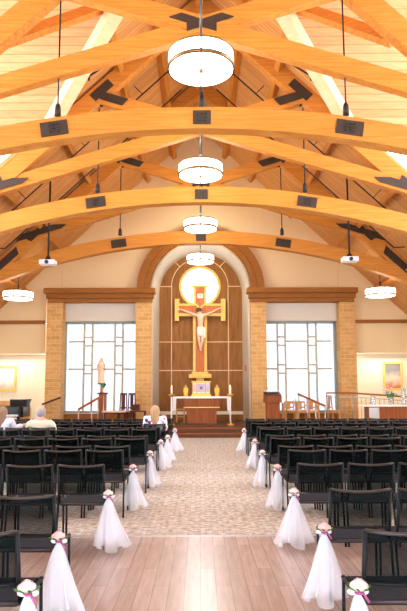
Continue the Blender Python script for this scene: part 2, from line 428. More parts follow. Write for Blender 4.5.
# ------------------------------------------------------------------ trusses
RA = 17.8; AZ = 6.5
def archz(x): return AZ - x * x / (2 * RA)
def rot2(pts, ang, cx, cz):
    c, s_ = math.cos(ang), math.sin(ang)
    return [(cx + u * c - v * s_, cz + u * s_ + v * c) for u, v in pts]
def plate(mb, pts, yf, th=.02): mb.prism(pts, XZ, yf - th, yf)
def bolts(mb, cx, cz, ang, nx, nz, sx, sz, yf):
    for i in range(nx):
        for j in range(nz):
            u = (i - (nx - 1) / 2) * sx; v = (j - (nz - 1) / 2) * sz
            x = cx + u * math.cos(ang) - v * math.sin(ang); z = cz + u * math.sin(ang) + v * math.cos(ang)
            mb.tube([(x, yf - .035, z), (x, yf, z)], .017, 6, mi=1)
def make_truss(Y, lab):
    t = empty('roof_truss', (.05, Y, 0), 0, lab, 'roof truss', 'timber scissor trusses')
    rz = lambda x: 11.8 - SL * abs(x)
    for s in (-1, 1):
        MB().bar((0, .004 * s, rz(0)), (s * 7.5, .004 * s, rz(7.5)), .24, .42, side=(0, 1, 0)).build('rafter', 'glulam_x', t)
        a = Vector((s * 2.75, .012 * s, 8.35 + .31 * 2.75)); b = Vector((-s * 5.5, .012 * s, 8.35 - .31 * 5.5))
        MB().bar(a, b, .2, .35, side=(0, 1, 0)).build('scissor_beam', 'glulam_x', t)
        MB().box(s * 7.35 - .13, s * 7.35 + .13, -.13, .13, 0, 4.85).build('post', 'glulam_x', t)
    # arch
    n = 48; m = MB(); sec = []
    for i in range(n + 1):
        x = -7.25 + 14.5 * i / n; z = archz(x); tx = Vector((1, 0, -x / RA)).normalized(); nn = Vector((-tx.z, 0, tx.x))
        h = .205 + .02 * abs(x) / 7
        sec.append([m.b.verts.new(Vector((x, y, z)) + nn * q) for y, q in ((-.14, -h), (.14, -h), (.14, h), (-.14, h))])
    for a, b in zip(sec, sec[1:]):
        for k in range(4): m.b.faces.new((a[k], a[(k + 1) % 4], b[(k + 1) % 4], b[k]))
    m.b.faces.new(sec[0]); m.b.faces.new(sec[-1][::-1])
    m.build('arch_beam', 'glulam_x', t)
    # steel: arch plates
    for x in (-2.7, 0, 2.7):
        ang = math.atan(-x / RA); w, h = (.25, .135) if x else (.165, .13)
        m = MB(); plate(m, rot2([(-w, -h), (w, -h), (w, h), (-w, h)], ang, x, archz(x)), -.141)
        bolts(m, x, archz(x), ang, 3, 3, .075, .065, -.16)
        m.build('steel_plate', ('steel', 'bolt'), t)
    # king plate
    L = [(-.61, .12), (-.38, .2), (0, .07), (.38, .2), (.61, .12), (.28, 0.01), (.28, -.16), (0, -.08), (-.28, -.16), (-.28, 0.01)]
    m = MB(); plate(m, [(u, v + 8.37) for u, v in L], -.118); plate(m, [(u, v + 8.37) for u, v in L], .14)
    m.build('steel_plate', 'steel', t)
    ra = math.atan(SL); sa = math.atan(.31)
    for s in (-1, 1):
        X, Z = s * 2.62, 11.8 - SL * 2.62
        def poly(pts, cx, cz, a): return rot2([(s * u, v) for u, v in pts], s * a, cx, cz)
        m = MB()
        plate(m, poly([(-.35, -.12), (.3, -.12), (.3, .12), (-.35, .12)], X, Z, -ra), -.122)
        plate(m, poly([(-.62, -.11), (.0, -.11), (.0, .11), (-.72, .11)], X, Z - .12, sa), -.124)
        plate(m, [(X - .1, Z - .16), (X + .1, Z - .16), (X + .03, Z - .38), (X - .03, Z - .38)], .01, .02)
        m.build('steel_plate', 'steel', t)
        X, Z = s * 5.4, 11.8 - SL * 5.4
        m = MB()
        plate(m, poly([(-.34, -.09), (.34, -.09), (.40, .09), (-.40, .09)], X, Z, -ra), -.122)
        plate(m, poly([(-.95, -.02), (-.75, -.1), (.8, -.1), (.6, .1), (-.55, .1)], X - s * .05, Z + .02, -sa), -.124)
        m.build('steel_plate', 'steel', t)
        X, Z = s * 6.42, 11.8 - SL * 6.42
        m = MB(); plate(m, poly([(-.5, -.12), (.5, -.12), (.6, .12), (-.6, .12)], X, Z, -ra), -.122)
        m.build('steel_plate', 'steel', t)
        # hanger rod
        x = s * 2.68
        m = MB(); m.tube([(x, 0, 8.9), (x, 0, 6.75)], .016)
        m.tube([(x, 0, 6.86), (x, 0, 6.8), (x, 0, 6.72), (x, 0, 6.6)], [.018, .05, .06, .06], 8)
        m.build('hanger_rod', 'rod', t)
    m = MB(); m.tube([(0, 0, 8.25), (0, 0, 6.9)], .018); m.tube([(0, 0, 7.05), (0, 0, 6.95), (0, 0, 6.7)], [.018, .05, .06], 8)
    m.build('hanger_rod', 'rod', t)
    return t
make_truss(TRUSS_Y[0], 'nearest scissor truss, its arched beam crossing highest in view')
make_truss(TRUSS_Y[1], 'middle scissor truss, behind the nearest arched beam')
make_truss(TRUSS_Y[2], 'farthest scissor truss, just before the altar wall')

# sprinkler pipes following the slopes
for s in (-1, 1):
    sd = 'left' if s < 0 else 'right'
    for Y, w_ in ((16.4, 'nearer'), (18.1, 'farther')):
        m = MB(); n = Vector((s * SL, 0, 1)).normalized()
        a = Vector((s * .8, Y, roofz(.8))) - n * .36; b = Vector((s * 6.3, Y, roofz(6.3))) - n * .36
        m.tube([a, b, b + Vector((s * .35, 0, .02))], .022)
        for k in range(3):
            c = a.lerp(b, .2 + .3 * k); m.tube([c, c + n * .34], .012, 6)
        tag(m.build('sprinkler_pipe', 'rod'), '%s black sprinkler pipe running down the %s roof slope' % (w_, sd), 'pipe')
    # lighting track near the crossing
    a = at(200 + s * 110 , -6, 12.9); b = at(200 + s * 98, 40, 13.1)
    t = empty('track_light', (a.x, a.y, 0), 0, 'black lighting track with spotlights under the %s roof' % sd, 'light')
    off = Vector((a.x, a.y, 0))
    MB().tube([a - off, b - off], .025, 6).build('track', 'rod', t)
    c = at(200 + s * 98, 27, 13.0); d = at(200 + s * 137, 27, 13.0)
    MB().tube([c - off, d - off], .015, 6).build('bracket', 'rod', t)
    for k in (.15, .98):
        p = a.lerp(b, k) - off
        MB().tube([p + Vector((-s * .22, 0, -.12)), p], .045, 8).build('spotlight', 'rod', t)
    a = at(200 + s * 111, 76, 14.2); b = at(200 + s * 88, 62, 14.2)
    m = MB().tube([a, b], .022, 6); m.tube([a.lerp(b, .0), a + Vector((0, 0, -.12))], .03, 6); m.tube([b, b + Vector((0, 0, .14))], .03, 6)
    m.tube([b, Vector((b.x, b.y, roofz(b.x)))], .012, 6)
    tag(m.build('spotlight_bar', 'rod'), 'short black spotlight bar beside the valley beam, %s' % sd, 'light')

# ------------------------------------------------------------------ altar wall
AC = at(199.8, 290.5, WALLY); acx, acz = .04, 5.42
RO, RI = 1.93, 1.70
NICHEY = 24.25
PF = .28          # platform height
def arcpts(r, n=32, a0=0, a1=PI, cx=acx, cz=acz): return [(cx + r * math.cos(a0 + (a1 - a0) * i / n), cz + r * math.sin(a0 + (a1 - a0) * i / n)) for i in range(n + 1)]

def wallpoly():
    m = MB(); y0, y1 = WALLY, WALLY + .25
    arc = sorted(x for x, z in arcpts(RO, 40))
    xs = sorted(set([-XW, -8.4, -6.05, 6.05, 8.4, XW, 0.0] + [round(x, 4) for x in arc]))
    for a, b in zip(xs, xs[1:]):
        mid = (a + b) / 2
        def bz(x):
            if abs(mid - acx) < RO: return acz + math.sqrt(max(0, RO * RO - (x - acx) ** 2))
            return 4.93 if abs(mid) < 6.05 else (4.14 if abs(mid) < 8.4 else min(4.13, roofz(x) - .02))
        m.prism([(a, bz(a)), (b, bz(b)), (b, roofz(b)), (a, roofz(a))], XZ, y0, y1)
    bmesh.ops.remove_doubles(m.b, verts=m.b.verts, dist=.0005)
    return m
struct(wallpoly().build('wall_back', 'cream'))
# lower bulkhead, outer piers side
for s, nm in ((-1, 'left'), (1, 'right')):
    m = MB(); x0, x1 = sorted((s * 6.06, s * XW))
    m.box(x0, x1, WALLY + .02, WALLY + .25, 2.93, 4.12); struct(m.build('wall_bulkhead_' + nm, 'cream'))
    m = MB(); m.box(x0, x1, WALLY + 1.0, WALLY + 1.1, 0, 3.2); m.box(x0, x1, WALLY + .25, WALLY + 1.0, 2.93, 3.2)
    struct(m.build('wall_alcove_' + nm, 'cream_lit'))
    m = MB(); m.box(x0, x1, WALLY - .1, WALLY - .001, 4.09, 4.22)
    struct(m.build('trim_%d' % (4 + s), 'cornice'))
    # wall panel joints
    m = MB()
    xx = at(100 + 0, 280, WALLY).x
    for px in (62, 338) if s < 0 else ():
        q = at(px, 280, WALLY).x; m.box(q - .025, q + .025, WALLY - .006, WALLY, 5.42, 6.2)
    if s < 0: struct(m.build('trim_8', 'pale_trim_lit_beam'))

XP = (-6.07, -5.42, -2.52, -1.90)
pn = 0
for s in (-1, 1):
    sd = 'left' if s < 0 else 'right'
    for a, b, w_ in ((5.38, 6.0, 'outer'), (1.93, 2.54, 'inner')):
        x0, x1 = sorted((s * a, s * b)); x0 += .05; x1 += .05
        m = MB().box(x0, x1, 22.95, WALLY - .002, 0, 4.925)
        m.box(x0, x1, WALLY - .002, WALLY + .35, 0, 4.92)
        o = m.build('brick_pier', ('brick', 'brick_side'))
        for f in o.data.polygons:
            if abs(f.normal.x) > .5: f.material_index = 1
        tag(o, 'tan brick pier at the %s edge of the %s tall window' % (w_, sd), 'pier', 'brick piers')
    # cornice
    x0, x1 = sorted((s * 1.78, s * 6.09)); x0 += .05; x1 += .05
    t = empty('cornice', ((x0 + x1) / 2, 22.9, 4.9), 0, 'stepped oak cornice above the %s window and its brick piers' % sd, 'cornice', 'oak cornices')
    w = (x1 - x0) / 2
    for k, (nm, dx, dy, z0, z1) in enumerate((('frieze', .12, .02, 0, .16), ('moulding', .07, .09, .16, .34), ('cap', 0, .2, .34, .54))):
        MB().box(-w + dx, w - dx, -dy, .3, z0, z1).build(nm, 'cornice', t, bevel=.015)

# window fill: header, base, frames and mullions
def side_window(s, num):
    f = (lambda px: px) if s < 0 else (lambda px: 400.4 - px)
    Yw = 23.62
    zt, zb = 4.2, .70
    X = lambda px: at(f(px), 350, Yw).x
    xa, xb = sorted((X(62.6), X(139.5)))
    m = MB()
    x0, x1 = xa, xb
    fwid = .10
    m.box(x0, x1, Yw - .08, Yw + .08, zt - .08, zt + .02); m.box(x0, x1, Yw - .1, Yw + .1, zb - .12, zb + .0)
    m.box(x0, x0 + fwid * 1.6, Yw - .08, Yw + .08, zb, zt); m.box(x1 - fwid * 1.6, x1, Yw - .08, Yw + .08, zb, zt)
    fr = struct(m.build('window_%d' % num, 'frame_grey'))
    m = MB()
    vx = [X(60 + q / 5.09) for q in (123, 165, 280, 320)]
    for x in vx: m.box(x - .035, x + .035, Yw - .045, Yw + .045, zb, zt - .06)
    Z = lambda q: at(100, 305 + q / 5.09, Yw).z
    cols = [sorted((X(60 + 45 / 5.09), vx[0])), sorted((vx[1], vx[2])), sorted((vx[3], X(60 + 398 / 5.09)))]
    for c in cols:
        for q in (187, 327): m.box(c[0], c[1], Yw - .04, Yw + .04, Z(q) - .033, Z(q) + .033)
    for c in (sorted((vx[0], vx[1])), sorted((vx[2], vx[3]))):
        for q in (165, 208, 307, 350): m.box(c[0], c[1], Yw - .04, Yw + .04, Z(q) - .033, Z(q) + .033)
    m.build('mullions', 'frame', fr)
    MB().box(x0 + .05, x1 - .05, Yw - .005, Yw + .005, zb, zt).build('glass_pane', 'glass_dim', fr)
    MB().box(x0 - .25, x1 + .25, Yw - .22, Yw + .12, zt + .02, 5.0).build('header', 'white_paint', fr)
    MB().box(x0 - .25, x1 + .25, Yw - .12, Yw + .12, .62, zb - .1).build('sill', 'cream_lit', fr)
    MB().box(x0 - .25, x1 + .25, Yw - .1, Yw + .12, 0, .62).build('apron', 'cornice', fr)
M['frame_grey'] = newmat('grey_green_frame', srgb(150, 158, 146), .5)
M['frame'] = newmat('window_frame_paint', srgb(190, 180, 152), .5)
side_window(-1, 1); side_window(1, 2)

# arch band of wood around the opening (two stepped rings), above the cornice
def ring_band(r0, r1, y0, y1, n=40, a0=0, a1=PI, cx=acx, cz=acz):
    m = MB(); secs = []
    for i in range(n + 1):
        t = a0 + (a1 - a0) * i / n; c, s_ = math.cos(t), math.sin(t)
        secs.append([m.b.verts.new((cx + r * c, y, cz + r * s_)) for r, y in ((r0, y0), (r1, y0), (r1, y1), (r0, y1))])
    for a, b in zip(secs, secs[1:]):
        for k in range(4): m.b.faces.new((a[k], a[(k + 1) % 4], b[(k + 1) % 4], b[k]))
    if abs(a1 - a0) < 2 * PI - .01: m.b.faces.new(secs[0]); m.b.faces.new(secs[-1][::-1])
    return m
t = empty('arch_surround', (0, 0, 0), 0, 'curved oak surround arching over the altar niche', 'arch surround')
ring_band(2.22, 2.5, WALLY - .28, WALLY - .002).build('outer_moulding', 'cornice', t)
ring_band(2.0, 2.24, WALLY - .16, WALLY - .002).build('inner_moulding', 'cornice', t)

# niche reveal
m = MB()
prof = [(acx + RO, 0)] + arcpts(RO) + [(acx - RO, 0)]
prof2 = [(acx + RI, 0)] + arcpts(RI) + [(acx - RI, 0)]
ro = [(x, WALLY - .12, z) for x, z in prof]; r1 = [(x, WALLY - .12, z) for x, z in [(acx + (x - acx) * .965, z if z == 0 else acz + (z - acz) * .965) for x, z in prof]]
ri = [(x, NICHEY, z) for x, z in prof2]
m.strip(ro, r1); m.strip(r1, ri)
rb = [(acx + (x - acx) * 1.04, WALLY + .02, z if z == 0 else acz + (z - acz) * 1.04) for x, z in prof]
m.strip(ro, [(x, WALLY + .1, z) for x, y, z in ro])
struct(m.build('wall_niche_reveal', 'reveal'))

# niche back wall with round window hole
WC = at(199.8, 286.5, NICHEY); wr = .80
m = MB(); n = 48
inner = [(WC.x + wr * math.cos(2 * PI * i / n), WC.z + wr * math.sin(2 * PI * i / n)) for i in range(n)]
def outer_pt(t):
    # intersection of ray with rectangle of the niche
    c, s_ = math.cos(t), math.sin(t); x0, x1, z0, z1 = -2.0, 2.0, 0, 7.6
    k = 1e9
    if c > 1e-6: k = min(k, (x1 - WC.x) / c)
    if c < -1e-6: k = min(k, (x0 - WC.x) / c)
    if s_ > 1e-6: k = min(k, (z1 - WC.z) / s_)
    if s_ < -1e-6: k = min(k, (z0 - WC.z) / s_)
    return (WC.x + c * k, WC.z + s_ * k)
angs = sorted([2 * PI * i / n for i in range(n)] + [math.atan2(z - WC.z, x - WC.x) % (2 * PI) for x in (-2.0, 2.0) for z in (0, 7.6)])
iv = [(WC.x + wr * math.cos(t), NICHEY, WC.z + wr * math.sin(t)) for t in angs]; ov = [(outer_pt(t)[0], NICHEY, outer_pt(t)[1]) for t in angs]
iv.append(iv[0]); ov.append(ov[0])
m.strip(iv, ov, smooth=False)
m.strip(iv, [(x, y + .2, z) for x, y, z in iv], smooth=True)
struct(m.build('wall_niche', 'niche_panel'))
f = struct(ring_band(wr - .05, wr + .06, NICHEY - .03, NICHEY + .1, n=48, a0=0, a1=2 * PI, cx=WC.x, cz=WC.z).build('window_3', 'gold_matte'))
g = MB(); g.prism([(WC.x + (wr) * math.cos(2 * PI * i / 32), WC.z + wr * math.sin(2 * PI * i / 32)) for i in range(32)], XZ, NICHEY + .1, NICHEY + .11); g.build('glass_pane', 'glass', f)
# trim lines on the niche wall
m = MB(); yb0, yb1 = NICHEY - .02, NICHEY
zz = lambda py: at(200, py, NICHEY).z
xx = lambda px: at(px, 350, NICHEY).x
lw = .016
rr_ = 1.17
for px in (171.5, 228.5): m.box(xx(px) - lw, xx(px) + lw, yb0, yb1, zz(412), WC.z)
for py in (342, 370.5): m.box(-1.72, 1.8, yb0, yb1, zz(py) - lw, zz(py) + lw)
for s in (-1, 1):
    a = WC.x + s * rr_; b = acx + s * RI; a, b = sorted((a, b)); m.box(a, b, yb0, yb1, WC.z - lw, WC.z + lw)
for tt in (R(45), R(135), R(90)):
    r0, r1 = rr_, 1.62
    p = Vector((WC.x + r0 * math.cos(tt), (yb0 + yb1) / 2, WC.z + r0 * math.sin(tt))); q = Vector((WC.x + r1 * math.cos(tt), (yb0 + yb1) / 2, WC.z + r1 * math.sin(tt)))
    m.bar(p, q, .02, lw * 2)
struct(m.build('trim_6', 'pale_trim_lit_beam'))
struct(ring_band(rr_ - lw, rr_ + lw, yb0, yb1, n=48, a0=0, a1=PI, cx=WC.x, cz=WC.z).build('trim_7', 'pale_trim_lit_beam'))
struct(MB().box(-1.8, 1.85, NICHEY - .05, NICHEY, zz(414.5), zz(411.3)).build('baseboard_back', 'cream_lit'))

# ------------------------------------------------------------------ altar platform (steps)
st = MB(); st.box(-5.3, 5.4, 19.32, 19.75, 0, PF / 2); st.box(-5.3, 5.4, 19.75, NICHEY + .02, 0, PF)
struct(st.build('floor_platform', 'cherry_dark'))
st = MB(); st.box(-5.3, 5.4, 19.29, 19.33, PF / 2 - .035, PF / 2 + .004); st.box(-5.3, 5.4, 19.72, 19.76, PF - .035, PF + .004)
struct(st.build('trim_9', 'cherry'))
# ramp on the right
m = MB(); m.prism([(5.4, 0), (8.9, 0), (5.4, PF)], XZ, 21.6, 23.2); struct(m.build('floor_ramp', 'carpet'))

# ------------------------------------------------------------------ pendants
def make_pendant(lab, x, y, z, D, top, group='drum pendant lamps', rodr=.02, hk=.25):
    h = hk * D; r = D / 2
    t = empty('pendant_lamp', (x, y, z), 0, lab, 'lamp', group)
    MB().lathe([(r, .004), (r, h)], n=40).build('drum_shade', 'shade', t)
    MB().lathe([(r - .012, -.002), (r - .012, .004)], n=40).build('diffuser', 'shade', t)
    m = MB(); m.lathe([(r + .012, 0), (r + .012, .05), (r - .005, .05), (r - .005, 0), (r + .012, 0)], n=40)
    m.build('rim', 'brass', t)
    MB().lathe([(r + .01, h - .015), (r + .01, h + .01), (r - .005, h + .01), (r - .005, h - .015), (r + .01, h - .015)], n=40).build('rim', 'brass', t)
    m = MB(); m.box(-r, r, -.008, .008, -.008, .010); m.box(-.011, .011, -r, r, -.008, .010)
    m.lathe([(.001, -.05), (.03, -.03), (.04, 0), (.001, .01)], n=10)
    m.box(-r, r, -.008, .008, h - .02, h); m.box(-.012, .012, -r - .014, -r - .002, 0, h)
    m.build('spokes', 'brass', t)
    m = MB().tube([(0, 0, h - .02), (0, 0, top - z)], rodr, 8); m.tube([(0, 0, h), (0, 0, h + .25)], .035, 8)
    m.build('stem', 'rod', t)
    return t
LZ = (6.40, 6.38, 6.27, 6.20)
for i, (y, z) in enumerate(zip((8.55, 13.05, 17.25, 21.6), LZ)):
    make_pendant(('largest drum pendant lamp, nearest of the centre row', 'drum pendant lamp second nearest in the centre row', 'drum pendant lamp third in the centre row, before the far arch', 'smallest centre-row drum pendant lamp, in front of the round window')[i], .03, y, z, 1.0, 11.6)
for s in (-1, 1):
    p = at(18, 299, 20.1) if s < 0 else at(380.5, 296, 20.1)
    make_pendant('side drum pendant lamp hanging over the %s' % ('grand piano side' if s < 0 else 'long wooden railing'), p.x, 20.1, p.z, 1.0, roofz(p.x), 'side pendant lamps', .012, .24)

# projectors
for s in (-1, 1):
    p = at(48, 263, 17.2) if s < 0 else at(349.7, 260, 17.2)
    t = empty('projector', (p.x, 17.2, p.z), 0, 'white ceiling projector on a long black rod, %s' % ('left of the arch' if s < 0 else 'right of the arch'), 'projector', 'ceiling projectors')
    MB().box(-.23, .23, -.17, .17, -.06, .08).build('body', 'plastic', t, bevel=.02)
    MB().tube([(0, -.17, .0), (0, -.22, .0)], [.06, .05], 12).build('lens', 'lens', t)
    m = MB().tube([(0, 0, .1), (0, 0, roofz(p.x) - p.z)], .028, 8); m.tube([(0, 0, .07), (0, 0, .2)], [.12, .05], 8); m.build('mount_pole', 'rod', t)

# ------------------------------------------------------------------ crucifix
CRY = 24.05
cp = lambda px, py: at(px, py, CRY)
t = empty('crucifix', (0, CRY, 0), 0, 'tall gilded crucifix mounted before the round window', 'crucifix')
c0 = cp(200, 310)
def rectp(x0, y0, x1, y1):
    a = cp(x0, y0); b = cp(x1, y1); return a.x, b.x, b.z, a.z
def crossshape(g):
    # outline pixel coordinates, right half, g = inset
    return g
cx = c0.x
def px2(pts): return [(cp(a, b).x, cp(a, b).z) for a, b in pts]
# gilded body: upright, flared cross arm
m = MB()
out = [(190.5, 285.5), (209.5, 285.5), (209.5, 287.5), (206.5, 287.5), (206.5, 303.8), (220.8, 303.8), (220.8, 299), (225.4, 299), (225.4, 320.8), (221, 320.8), (221, 316.2), (207, 316.2), (207, 373.5), (193, 373.5), (193, 316.2), (179, 316.2), (179, 320.8), (174.8, 320.8), (174.8, 299), (179.2, 299), (179.2, 303.8), (193.5, 303.8), (193.5, 287.5), (190.5, 287.5)]
m.prism(px2(out), XZ, -.06, .06); m.build('gilded_frame', 'gold_matte', t)
m = MB()
inn = [(195.8, 287.3), (204.2, 287.3), (204.2, 304.5), (206.5, 306.0), (221.2, 306.0), (221.2, 313.6), (206, 313.6), (204.4, 316), (204.4, 372.5), (195.6, 372.5), (195.6, 316), (194, 313.6), (178.8, 313.6), (178.8, 306.0), (193.5, 306.0), (195.8, 304.5)]
m.prism(px2(inn), XZ, -.075, -.055); m.build('wood_inlay', 'terracotta', t)
m = MB()
for s in (-1, 1):
    a = cp(200 + s * 6.8, 302.6); b = cp(200 + s * .4, 308.2)
    m.bar((a.x, -.08, a.z), (b.x, -.08, b.z), .03, .05)
m.build('gilded_chevron', 'gold', t)
a, b_, z0, z1 = rectp(188.8, 374, 211.4, 378)
m = MB().box(a, b_, -.14, .14, z0, z1); m.box(a + .12, b_ - .12, -.1, .1, z1, z1 + .08); m.build('foot_ledge', 'gold_matte', t)
m = MB().box(a + .3, b_ - .3, .0, .17, z0 - .5, z0); m.build('wall_bracket', 'gold_matte', t)
# INRI plate
a = cp(200.2, 296.3)
pl = MB().box(a.x - .12, a.x + .12, -.1, -.076, a.z - .09, a.z + .09).build('title_plate', 'paper', t)
def text(name, body, size, loc, m, parent, rot=(R(90), 0, 0)):
    cu = bpy.data.curves.new(name, 'FONT'); cu.body = body; cu.size = size; cu.align_x = 'CENTER'; cu.align_y = 'CENTER'; cu.extrude = .002
    tmp = bpy.data.objects.new(name, cu); COL.objects.link(tmp)
    dg = bpy.context.evaluated_depsgraph_get(); me = bpy.data.meshes.new_from_object(tmp.evaluated_get(dg))
    bpy.data.objects.remove(tmp)
    me.transform(Euler(rot).to_matrix().to_4x4())
    me.transform(Matrix.Translation(loc))
    o = link(name, me, None, parent); o.data.materials.clear(); o.data.materials.append(M[m]); return o
text('lettering', 'INRI', .1, Vector((a.x, -.103, a.z)), 'print', pl)

# skin figure helper
def skin(name, verts, edges, radii, m, parent=None, sub=2, root=0, extra=None):
    me = bpy.data.meshes.new(name); me.from_pydata([tuple(v) for v in verts], edges, [])
    tmp = bpy.data.objects.new(name, me); COL.objects.link(tmp)
    tmp.modifiers.new('s', 'SKIN')
    lay = me.skin_vertices[0].data
    for i, r in enumerate(radii):
        lay[i].radius = (r, r) if not isinstance(r, tuple) else r
        lay[i].use_root = (i == root)
    sb = tmp.modifiers.new('u', 'SUBSURF'); sb.levels = sub; sb.render_levels = sub
    dg = bpy.context.evaluated_depsgraph_get(); dg.update()
    me2 = bpy.data.meshes.new_from_object(tmp.evaluated_get(dg)); bpy.data.objects.remove(tmp)
    if extra:
        bm = bmesh.new(); bm.from_mesh(me2); mb = MB.__new__(MB); mb.b = bm; extra(mb); bm.to_mesh(me2); bm.free()
    for p in me2.polygons: p.use_smooth = True
    me2.name = name
    return link(name, me2, m, parent)

# the carved figure, arms spread
hd = cp(199.2, 312.5)
fy = -.2
def cv(px, py, y=fy): q = cp(px, py); return Vector((q.x, y, q.z))
V = [cv(200.6, 331, fy), cv(200.4, 326), cv(200.6, 320), cv(200.4, 316.5), cv(199.9, 314.3, fy - .03), cv(199.2, 311.7, fy - .06),   # pelvis..head
     cv(195.6, 315.6), cv(190, 313.2, -.15), cv(184, 310.9, -.12), cv(180.6, 309.8, -.11),
     cv(205.2, 315.6), cv(210.5, 313.2, -.15), cv(216, 310.2, -.12), cv(219.4, 308.6, -.11),
     cv(198.6, 334, fy), cv(199.0, 341.5, fy - .06), cv(200.2, 348.5, fy + .04), cv(200.4, 351, fy),
     cv(202.6, 334, fy), cv(202.4, 341.5, fy - .06), cv(201.0, 348.5, fy + .02), cv(200.9, 351.5, fy - .03)]
E_ = [(0, 1), (1, 2), (2, 3), (3, 4), (4, 5), (3, 6), (6, 7), (7, 8), (8, 9), (3, 10), (10, 11), (11, 12), (12, 13), (0, 14), (14, 15), (15, 16), (16, 17), (0, 18), (18, 19), (19, 20), (20, 21)]
rad = [.12, .105, .14, .12, .05, .10, .065, .045, .035, .03, .065, .045, .035, .03, .085, .062, .04, .03, .085, .062, .04, .03]
def fingers(mb):
    for px, py, s in ((180.6, 309.8, -1), (219.4, 308.6, 1)):
        q = cv(px, py, -.12)
        for k in range(5): mb.tube([q, q + Vector((s * .06, -.02, .03 - .015 * k)), q + Vector((s * .09, -.05, .03 - .02 * k))], [.011, .009, .007], 6)
    mb.ball(cv(199.2, 313.2, fy - .16), .016, .02, .02, 8)   # nose
fig = skin('figure', V, E_, rad, 'skin_statue', t, extra=fingers)
m = MB(); m.lathe([(.13, -.26), (.15, -.16), (.155, -.02), (.15, .08), (.13, .13)], cv(200.6, 330.5, fy), n=24, ruffle=lambda a, u: 1 + .06 * math.sin(9 * a), sy=.8)
m.box(cv(204, 333).x, cv(205.6, 333).x, fy - .05, fy + .03, cv(204, 338).z, cv(204, 328).z)
m.build('loincloth', 'loin', fig)
m = MB().ball(cv(199.0, 311.0, fy - .02), .115, .12, .125, 14); m.ball(cv(197.4, 314, fy + .0), .05, .06, .12, 10); m.ball(cv(201.5, 314, fy + .02), .05, .05, .12, 10)
m.build('hair', 'hair_dark', fig)

# ------------------------------------------------------------------ altar and what stands on it
AY = 21.6
A = lambda px, py, Y=AY: at(px, py, Y)
ax = A(201.6, 400).x
t = empty('altar', (ax, AY, PF), 0, 'reddish wooden altar with a white top on the platform', 'altar')
MB().box(-.54, .54, 0, .6, .0, .62).build('base', 'cherry', t, bevel=.01)
MB().box(-.565, .565, -.02, .62, 0, .05).build('plinth', 'cherry_dark', t)
MB().box(-.65, .65, -.08, .7, .59, .63).build('gilt_moulding', 'gold_matte', t)
MB().box(-.64, .64, -.09, .7, .63, .93).build('apron', 'cherry', t, bevel=.01)
MB().box(-1.0, 1.0, -.15, .8, .93, .985).build('top', 'stone', t, bevel=.008)
ATOP = PF + .985
# altar cloth
m = MB(); n = 10
m.box(ax - 1.01, ax + 1.01, AY - .12, AY + .77, ATOP + .001, ATOP + .008)
for s in (-1, 1):
    for (x0, x1, dz) in ((.9, 1.03, .5),):
        xs = [ax + s * (x0 + (x1 - x0) * i / n) for i in range(n + 1)]
        A_ = [(x, AY - .17 - .012 * math.sin(i * 2.1), ATOP + .006) for i, x in enumerate(xs)]
        B_ = [(x + s * .02, AY - .17 - .03 * math.sin(i * 2.1), ATOP - dz) for i, x in enumerate(xs)]
        m.strip(A_, B_); 
        m.box(min(xs), max(xs), AY - .17, AY - .1, ATOP + .001, ATOP + .008)
    m.strip([(ax + s * 1.012, AY - .15 + .09 * i, ATOP + .006) for i in range(11)], [(ax + s * (1.03 + .02 * (i % 2)), AY - .15 + .09 * i, ATOP - .5) for i in range(11)])
tag(m.build('altar_cloth', 'satin'), 'white cloth hanging over both ends of the altar', 'cloth')
# candle stands
for s in (-1, 1):
    q = A(200.9 + s * 29.3, 392, AY - .25)
    t = empty('candle_stand', (q.x, AY - .27, PF), 0, 'tall candle stand with brass cup at the %s end of the altar' % ('left' if s < 0 else 'right'), 'candle stand', 'altar candle stands')
    MB().lathe([(.13, 0), (.13, .02), (.05, .05), (.03, .08), (.001, .08)], n=16).build('foot', 'gold', t)
    MB().tube([(0, 0, .05), (0, 0, 1.0)], .028, 10).build('pole', 'stone', t)
    MB().lathe([(.02, .98), (.05, 1.0), (.12, 1.06), (.13, 1.08), (.03, 1.08), (.03, 1.1), (.001, 1.1)], n=16).build('cup', 'gold', t)
    cd = MB().tube([(0, 0, 1.09), (0, 0, 1.33)], .035, 10).build('candle', 'candle', t)
    MB().lathe([(.004, 1.33), (.014, 1.35), (.01, 1.38), (.001, 1.41)], n=8).build('flame', 'flame', cd)
# tabernacle
TY = AY + .3
q = A(201.2, 395, TY)
t = empty('tabernacle', (q.x, TY, ATOP + .008), 0, 'ornate gilded tabernacle chest on the altar below the crucifix', 'tabernacle')
MB().box(-.36, .36, -.2, .2, 0, .06).build('base', 'gold', t, bevel=.01)
MB().box(-.33, .33, -.17, .17, .06, .13).build('plinth', 'gold_matte', t, bevel=.01)
MB().box(-.31, .31, -.16, .16, .13, .50).build('chest', 'stone', t)
for x in (-.24, .24): MB().box(x - .055, x + .055, -.175, -.158, .17, .44).build('side_panel', 'enamel', t)
d = MB().box(-.14, .14, -.18, -.158, .16, .46).build('door', 'enamel', t)
MB().box(-.05, .05, -.19, -.178, .26, .36).build('emblem', 'red_enamel', d)
for x in (-.16, .16, -.31, .31): MB().tube([(x, -.17, .13), (x, -.17, .5)], .018, 8).build('column', 'gold', t)
MB().box(-.35, .35, -.2, .2, .49, .56).build('cornice', 'gold_matte', t, bevel=.012)
